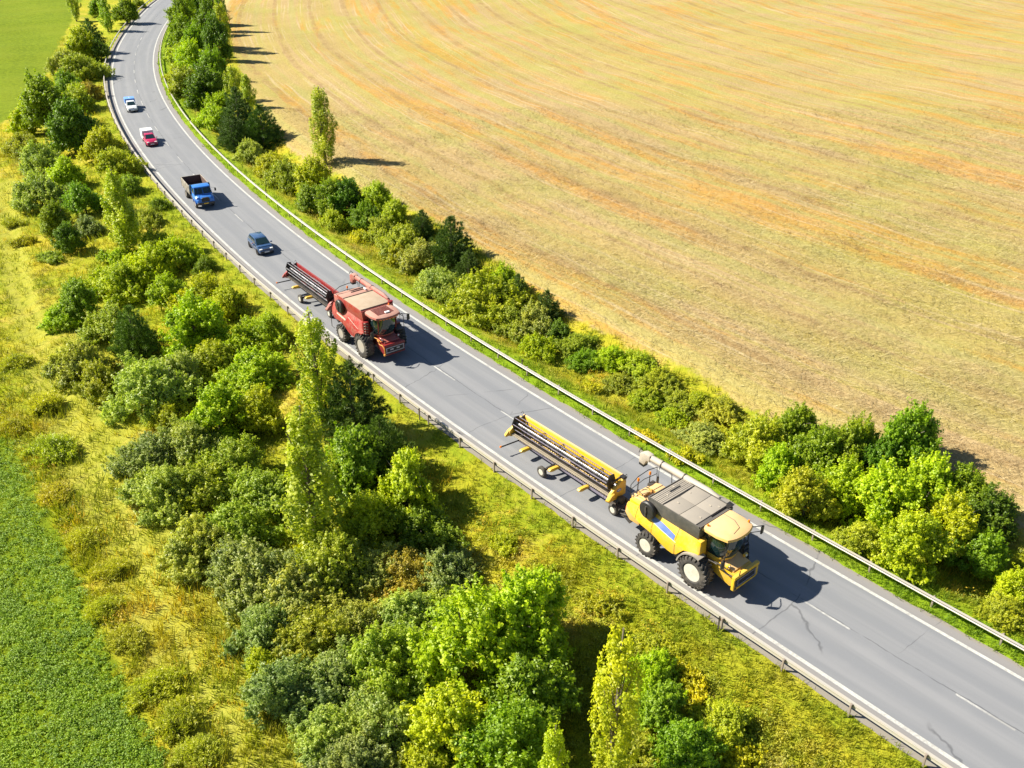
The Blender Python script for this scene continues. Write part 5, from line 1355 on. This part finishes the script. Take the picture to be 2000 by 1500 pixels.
U(1255, 1470, 50, 'olive', 'olive bush at the bottom edge directly right of the yellow poplar', group=gl)
U(1415, 1420, 40, 'yolive', 'yellow green bush right of the green trees at the bottom edge', group=gl)
W(1440, 1480, 50, 'yellow', 'yellow flowering shrub at the bottom edge', group=gl)
W(1180, 1180, 34, 'yolive', 'yellow green shrub on the verge above the near thicket', group=gl)
W(1280, 1265, 36, 'yolive', 'yellow green shrub on the verge right of the near thicket', group=gl)
W(1350, 1330, 38, 'yellow', 'yellow shrub on the verge above the green trees right of the yellow poplar', group=gl)
W(1050, 1130, 34, 'yolive', 'yellow green shrub on the verge above the large bright near tree', group=gl)
W(985, 1060, 26, 'lime', 'lime shrub on the verge left of the guardrail near the yellow combine', group=gl)
# weed clumps between path and crop
for q in ((60, 560, 28, 'on the left edge beside the upper path'), (30, 700, 30, 'at the left edge below the upper path'), (85, 780, 42, 'where the green field begins'), (95, 870, 52, 'big and brown green, at the corner of the green field'), (105, 960, 40, 'below the big brown green clump'), (165, 1040, 40, 'beside the dry grass on the field edge'), (215, 1105, 38, 'second after the dry grass on the field edge'),
          (205, 1180, 42, 'halfway down the green field edge'), (245, 1240, 46, 'below the halfway point of the green field edge'), (300, 1335, 58, 'large, near the lower part of the field edge'), (345, 1395, 55, 'large, second from the bottom of the field edge'), (380, 1465, 52, 'large, at the bottom edge of the picture'), (25, 430, 22, 'small, high on the left edge'), (20, 830, 30, 'at the left edge where the crop starts'), (150, 930, 32, 'right of the big brown green clump')):
    if q[0] in (60, 150): continue
    G(q[0], q[1], q[2], 'sprig', 'olive brown weed clump ' + q[3], group=gs)

# right of the road, from far to near
for q in ((352, 30, 24, 'green', 'green tree at the top right against the road'), (384, 12, 26, 'deep', 'dark tree at the top edge right of the road'), (415, 18, 22, 'deep', 'dark tree at the top edge beside the stubble'), (362, 68, 26, 'green', 'green tree right of the road just under the top row'), (405, 58, 28, 'deep', 'dark tree in the top row beside the stubble'), (430, 45, 16, 'green', 'small green tree at the stubble edge of the top row'),
          (385, 100, 28, 'green', 'green tree above the bright tree on the far right verge'), (425, 92, 20, 'deep', 'dark tree with its long shadow on the stubble'), (372, 128, 30, 'bright', 'bright green tree on the far right verge'), (408, 148, 32, 'green', 'green tree on the far right verge left of the twin poplar')):
    B(*q, group=gr, tall=1.7 if q[0] > 395 and q[1] < 100 else 1.15)
PP(372, 50, 13, 'pop', 'far poplar rising at the top beside the road', base=-35, group=gp)
PP(398, 40, 12, 'pineb', 'dark poplar at the top edge among the far trees', base=-40, group=gp)
U(352, 112, 18, 'bright', 'bright bush on the inside of the far bend', group=gr)
U(350, 150, 20, 'lime', 'lime bush on the verge inside the far bend', group=gr)
U(372, 175, 28, 'olive', 'olive bush on the far right verge', group=gr)
B(400, 182, 34, 'deep', 'dark green tree left of the twin poplar', group=gr)
PP(462, 212, 15, 'pop', 'left stem of the twin poplar above the dark pines', base=120, group=gp)
PP(488, 222, 14, 'pop', 'right stem of the twin poplar above the dark pines', base=138, group=gp)
U(432, 205, 24, 'bright', 'bright bush at the foot of the twin poplar', group=gr)
PN(468, 245, 36, 'pine', 'dark pine below the twin poplar', group=gn)
PN(512, 258, 34, 'pine', 'dark pine beside the stubble below the twin poplar', group=gn)
PN(455, 270, 26, 'pine', 'dark pine nearest the guardrail below the twin poplar', group=gn)
U(420, 240, 22, 'lime', 'lime bush on the verge beside the dark pine', group=gr)
U(488, 305, 22, 'grey', 'pale grey green bush at the foot of the dark pines', group=gr)
PP(636, 322, 28, 'pop', 'single slender poplar standing against the stubble field', base=158, group=gp)
U(530, 328, 32, 'yolive', 'yellow olive bush right of the pale grey green bush', group=gr)
U(560, 350, 32, 'olive', 'olive bush left of the bright tree under the single poplar', group=gr)
B(610, 345, 42, 'bright', 'bright green tree under the single poplar', group=gr)
B(640, 385, 44, 'green', 'green tree below the single poplar on the verge side', group=gr)
B(605, 390, 32, 'green', 'small green tree near the guardrail under the single poplar', group=gr)
B(680, 392, 36, 'deep', 'dark tree on the stubble side below the single poplar', group=gr)
B(735, 385, 32, 'bright', 'bright upright tree right of the dark tree at the stubble edge', group=gr)
B(770, 412, 30, 'bright', 'second bright upright tree at the stubble edge', group=gr)
U(715, 425, 28, 'green', 'green bush below the bright upright trees', group=gr)
U(650, 433, 26, 'yolive', 'round yellow green bush on the verge below the green tree', group=gr)
U(745, 455, 30, 'olive', 'olive bush on the verge below the second bright upright tree', group=gr)
PN(825, 445, 28, 'pine', 'small dark pine at the stubble edge', group=gn)
PN(882, 478, 46, 'pine', 'large dark pine at the stubble edge', group=gn)
PN(915, 520, 34, 'pine', 'dark pine just right of the large dark pine', group=gn)
U(790, 478, 34, 'olive', 'olive bush left of the large dark pine', group=gr)
U(830, 505, 34, 'grey', 'grey olive bush at the foot of the large dark pine', group=gr)
U(775, 500, 24, 'yolive', 'small yellow olive bush on the verge beside the grey olive bush', group=gr)
U(855, 560, 42, 'grey', 'grey green bush on the verge across from the red combine', group=gr)
U(905, 580, 40, 'olive', 'olive bush right of the grey green bush across from the red combine', group=gr)
U(950, 600, 44, 'yolive', 'yellow olive bush across the road ahead of the red combine', group=gr)
B(985, 560, 34, 'bright', 'bright green tree at the stubble edge beside the pines', group=gr)
PN(1012, 565, 28, 'pineb', 'dark green pine right of the bright tree at the stubble edge', group=gn)
PN(1068, 605, 34, 'pine', 'dark pine standing at the stubble edge above the grey bush', group=gn)
U(1045, 630, 42, 'grey', 'pale grey willow bush under the dark pine at the stubble edge', group=gr)
U(1000, 635, 34, 'olive', 'olive bush left of the pale grey willow bush', group=gr)
U(1050, 682, 28, 'lime', 'small round lime bush close to the guardrail', group=gr)
B(1090, 648, 26, 'deep', 'dark small tree right of the pale grey willow bush', group=gr)
U(1130, 665, 36, 'olive', 'olive bush right of the small round lime bush', group=gr)
U(1145, 700, 30, 'green', 'green bush on the verge side right of the lime bush', group=gr)
B(1195, 690, 36, 'bright', 'bright bushy tree between olive bushes at the stubble edge', group=gr)
U(1250, 705, 36, 'yolive', 'yellow olive bush right of the bright bushy tree', group=gr)
U(1210, 740, 32, 'olive', 'olive bush on the verge below the bright bushy tree', group=gr)
U(1290, 740, 38, 'olive', 'olive bush at the stubble edge across from the yellow header', group=gr)
U(1265, 775, 32, 'yolive', 'yellow olive bush on the verge across from the yellow header', group=gr)
U(1325, 775, 36, 'olive', 'olive bush left of the lime tree at the stubble edge', group=gr)
U(1312, 808, 26, 'lime', 'lime bush on the verge with a dark side', group=gr)
B(1366, 770, 28, 'lime', 'lime green small tree at the stubble edge', group=gr)
U(1415, 800, 38, 'olive', 'olive bush right of the lime green small tree', group=gr)
U(1372, 850, 38, 'grey', 'grey bush on the verge behind the guardrail', group=gr)
U(1420, 850, 34, 'yolive', 'yellow olive bush between the grey bush and the tall tree group', group=gr)
B(1478, 868, 52, 'yolive', 'yellow olive tree at the left of the large tree group', group=gr)
B(1560, 830, 50, 'green', 'tall dark green tree peaking above the large tree group', group=gr)
B(1520, 925, 48, 'bright', 'bright green tree at the verge side of the large tree group', group=gr)
B(1590, 900, 56, 'green', 'green tree in the middle left of the large tree group', group=gr)
B(1660, 880, 50, 'green', 'green tree at the stubble edge between the two peaks', group=gr)
B(1780, 868, 54, 'green', 'second tall dark green tree peaking above the large tree group', group=gr)
B(1720, 915, 50, 'deep', 'dark tree left of the second peak', group=gr)
B(1640, 960, 60, 'bright', 'bright green tree in the centre of the large tree group', group=gr)
B(1575, 975, 44, 'yolive', 'yellow olive tree near the guardrail in the large tree group', group=gr)
B(1720, 990, 64, 'lime', 'large lime green tree in the large tree group', group=gr)
B(1810, 955, 56, 'bright', 'bright tree under the second peak', group=gr)
B(1890, 960, 50, 'green', 'green tree at the right end of the large tree group', group=gr)
B(1930, 1010, 46, 'deep', 'dark tree at the right end of the group beside the stubble', group=gr)
B(1850, 1030, 62, 'lime', 'lime green tree at the lower right of the large tree group', group=gr)
B(1780, 1070, 58, 'lime', 'lime green tree nearest the guardrail in the large tree group', group=gr)
B(1690, 1050, 44, 'yolive', 'yellow olive bush like tree low in the large tree group', group=gr)
B(1910, 1080, 50, 'green', 'green tree in the shade at the lower right of the group', group=gr)
B(1985, 1150, 46, 'lime', 'lime tree cut by the right edge', group=gr)
U(1960, 1195, 36, 'yolive', 'yellow bush near the right edge beside the guardrail', group=gr)
W(1260, 850, 24, 'yellow', 'yellow flowering shrub on the verge behind the far guardrail', group=gr)
W(1340, 890, 26, 'yellow', 'yellow shrub just behind the far guardrail near the yellow combine', group=gr)
W(1150, 755, 24, 'yolive', 'yellow olive low shrub close to the far guardrail', group=gr)
W(700, 460, 20, 'yellow', 'yellow low shrub on the verge across from the dark blue car', group=gr)

PP(440, 100, 14, 'pop', 'poplar at the stubble edge whose long shadow crosses the field', base=-5, group=gp)
PP(436, 62, 12, 'green', 'dark poplar behind the one at the far stubble edge', base=-40, group=gp)
# ------------------------------------------------------------ ground cover: grass and weeds, crop, loose straw
def visible_points(n, y0, y1, power):
    """random ground points in the wedge the site covers, denser near the camera"""
    u = rng.random(n); y = y0 * (y1 / y0) ** (u ** power)
    x = rng.uniform(-.72, .72, n) * (y + 14); return x, y
def field_val(grid, x, y):
    """nearest sample of a per-vertex ground value"""
    i = np.clip(np.searchsorted(xs, x), 1, len(xs) - 1); j = np.clip(np.searchsorted(ys, y), 1, len(ys) - 1)
    i = np.where(x - xs[i - 1] < xs[i] - x, i - 1, i); j = np.where(y - ys[j - 1] < ys[j] - y, j - 1, j)
    return grid.reshape(sh)[j, i]
def patch(x, y, f, ph=0.0):
    return (np.sin(x * f + ph) * np.cos(y * f * 1.13 + ph * 2) + np.sin((x + y) * f * .61 + 1 + ph) + np.sin((x - 1.4 * y) * f * 1.7 + ph) * .6) / 2.6
def tufts(x, y, z, size, blades, spread, lean, wid, tint, lush=None, name='grass', extra=None):
    n = len(x); b = blades; m = n * b
    idx = np.repeat(np.arange(n), b); s = size[idx] * rng.uniform(.6, 1.25, m)
    a = rng.uniform(0, 6.2832, m); r = rng.uniform(0, 1, m) * spread * size[idx]
    P0 = np.c_[x[idx] + r * np.cos(a), y[idx] + r * np.sin(a), z[idx] - .02]
    a2 = a + rng.normal(0, .9, m); le = lean * rng.uniform(.3, 1.4, m)
    D = np.c_[np.cos(a2) * le, np.sin(a2) * le, np.ones(m)] * s[:, None]
    wv = wid * rng.uniform(.6, 1.4, m) * (size[idx] / size.mean()) ** .5
    Sd = np.c_[-np.sin(a2 + .8), np.cos(a2 + .8), np.zeros(m)] * wv[:, None]
    V = np.stack([P0 - Sd, P0 + Sd, P0 + D * .62 + Sd * .9, P0 + D], 1).reshape(-1, 3)
    F = np.arange(4 * m).reshape(m, 4)
    ti = np.clip(tint[idx] + rng.normal(0, .16, m), 0, .84 if name == 'grass' else 1)
    if name == 'grass': ti = np.where(tint[idx] > .9, np.where(rng.random(m) < .6, .97, .5), ti)
    fa = dict(tint=ti, **({k_: v_[idx] for k_, v_ in (extra or {}).items()}))
    if lush is not None: fa['lush'] = lush[idx]
    return np_mesh(name, V, F, dict(grass='grass_blades', crop='crop_leaves', straw='straw')[name], fattrs=fa)
Zg = Z.copy()
x, y = visible_points(170000, 28, 230, 1.0)
l_, s_ = latlong(x, y); st_ = field_val(stub, x, y); cr_ = field_val(crop, x, y)
k = ((np.abs(l_) > 5.05) | ((l_ > 4.6) & (l_ > 0))) & (st_ < .45) & (cr_ < .5)
k &= rng.random(len(x)) < np.clip(.62 + .5 * patch(x, y, .5), .12, 1)
x, y, l_ = x[k], y[k], l_[k]
tr_k = field_val(trail, x, y); k = rng.random(len(x)) > tr_k * .75; x, y, l_ = x[k], y[k], l_[k]
z = height(x, y, l_)
size = (.20 + .16 * np.clip(patch(x, y, .33, 2) + .4, 0, 1.2) * sstep(np.abs(l_), 6, 9)) * (1 + .006 * y) * rng.uniform(.6, 1.5, len(x))
tint = np.clip(.45 + .3 * patch(x, y, .8, 4) + rng.normal(0, .12, len(x)), 0, .84)
flower = (rng.random(len(x)) < .6 * np.clip(patch(x, y, .42, 1) - .15, 0, 1)) & (np.abs(l_) > 7)
tint = np.where(flower, .97, tint)
lush = sstep(-np.abs(l_), -8.0, -5.8) * np.where(l_ > 0, 1, .3)
tag(link('grass', tufts(x, y, z, size, 7, .9, .5, .024, tint, lush)), kind='stuff')
print('grass', len(x))
# knee-high leafy weeds between the bushes
x, y = visible_points(80000, 28, 240, 1.0)
l_, s_ = latlong(x, y); st_ = field_val(stub, x, y); cr_ = field_val(crop, x, y); tr_k = field_val(trail, x, y)
pn = patch(x, y, .55, 6) + .6 * patch(x, y, 1.6, 2)
k = ((l_ < -7.5) | (l_ > 7.2)) & (st_ < .4) & (cr_ < .4) & (tr_k < .25) & (rng.random(len(x)) < np.clip(.28 + .55 * pn, 0, 1)) & (y < 230)
x, y, l_ = x[k], y[k], l_[k]; z = height(x, y, l_)
n = len(x); m = 26; idx = np.repeat(np.arange(n), m)
rad = rng.uniform(.15, .38, n) * np.where(rng.random(n) < .14, 1.9, 1) * (1 + .5 * np.clip(patch(x, y, .3, 1), 0, 1)) * (1 + .004 * y)
d = rand_dir(n * m); d[:, 2] = np.abs(d[:, 2])
C_ = np.c_[x, y, z][idx] + d * (rad[idx] * rng.uniform(.5, 1.05, n * m))[:, None] * np.array([1, 1, 1.1])
V, F = leaf_quads(C_, d * .6 + np.array([0, 0, .7]), .12, .06)
ct = np.clip(.4 + .35 * patch(x, y, .8, 4) + rng.normal(0, .15, n), 0, .84); ct = np.where((rng.random(n) < 1.0 * np.clip(patch(x, y, .42, 1) - .1, 0, 1)), .97, ct)
ti = ct[idx] + rng.normal(0, .08, n * m); ti = np.where(ct[idx] > .9, np.where(d[:, 2] > .5, .97, .4), np.clip(ti, 0, .84))
tag(link('undergrowth', np_mesh('undergrowth', V, F, 'grass_blades', fattrs=dict(tint=ti, lush=sstep(-np.abs(l_), -8.5, -6.5)[idx] * .3))), kind='stuff')
print('undergrowth', n)
# leafy crop
x, y = visible_points(150000, 28, 150, .8); x = -np.abs(x)
c_ = field_val(crop, x, y); k = c_ + .35 * patch(x, y, .9) > .5; x, y = x[k], y[k]
k = (rng.random(len(x)) < np.clip(.70 + .5 * patch(x, y, 1.4, 3), .12, 1)); x, y = x[k], y[k]
z = height(x, y); n = len(x); m = 13; idx = np.repeat(np.arange(n), m)
rad = (.17 + .07 * patch(x, y, 1.7, 1)) * rng.uniform(.6, 1.4, n) * (1 + .004 * y)
d = rand_dir(n * m); d[:, 2] = np.abs(d[:, 2])
C_ = np.c_[x, y, z + .04][idx] + d * (rad[idx] * rng.uniform(.5, 1.1, n * m))[:, None] * np.array([1, 1, 1.25])
V, F = leaf_quads(C_, d * .5 + np.array([0, 0, .7]), .10, .06)
ct = np.clip(.45 + .3 * patch(x, y, .6, 5) + rng.normal(0, .18, n), 0, 1)
tag(link('crop', np_mesh('crop', V, F, 'crop_leaves', fattrs=dict(tint=np.clip(ct[idx] + rng.normal(0, .1, n * m), 0, 1)))), kind='stuff')
print('crop', n)
# loose straw on the stubble
x, y = visible_points(260000, 32, 150, .9)
k = (field_val(stub, x, y) > .5) & (rng.random(len(x)) < np.clip(.55 + .5 * patch(x, y, .4, 3), .15, 1)); x, y = x[k], y[k]
l_, s_ = latlong(x, y)
z = height(x, y, l_); size = rng.uniform(.12, .30, len(x)) * (1 + .004 * y)
tag(link('straw', tufts(x, y, z + .02, size, 3, 1.2, 2.6, .013, rng.uniform(0, 1, len(x)), name='straw', extra=dict(lat=l_, along=s_))), kind='stuff')
print('straw', len(x))
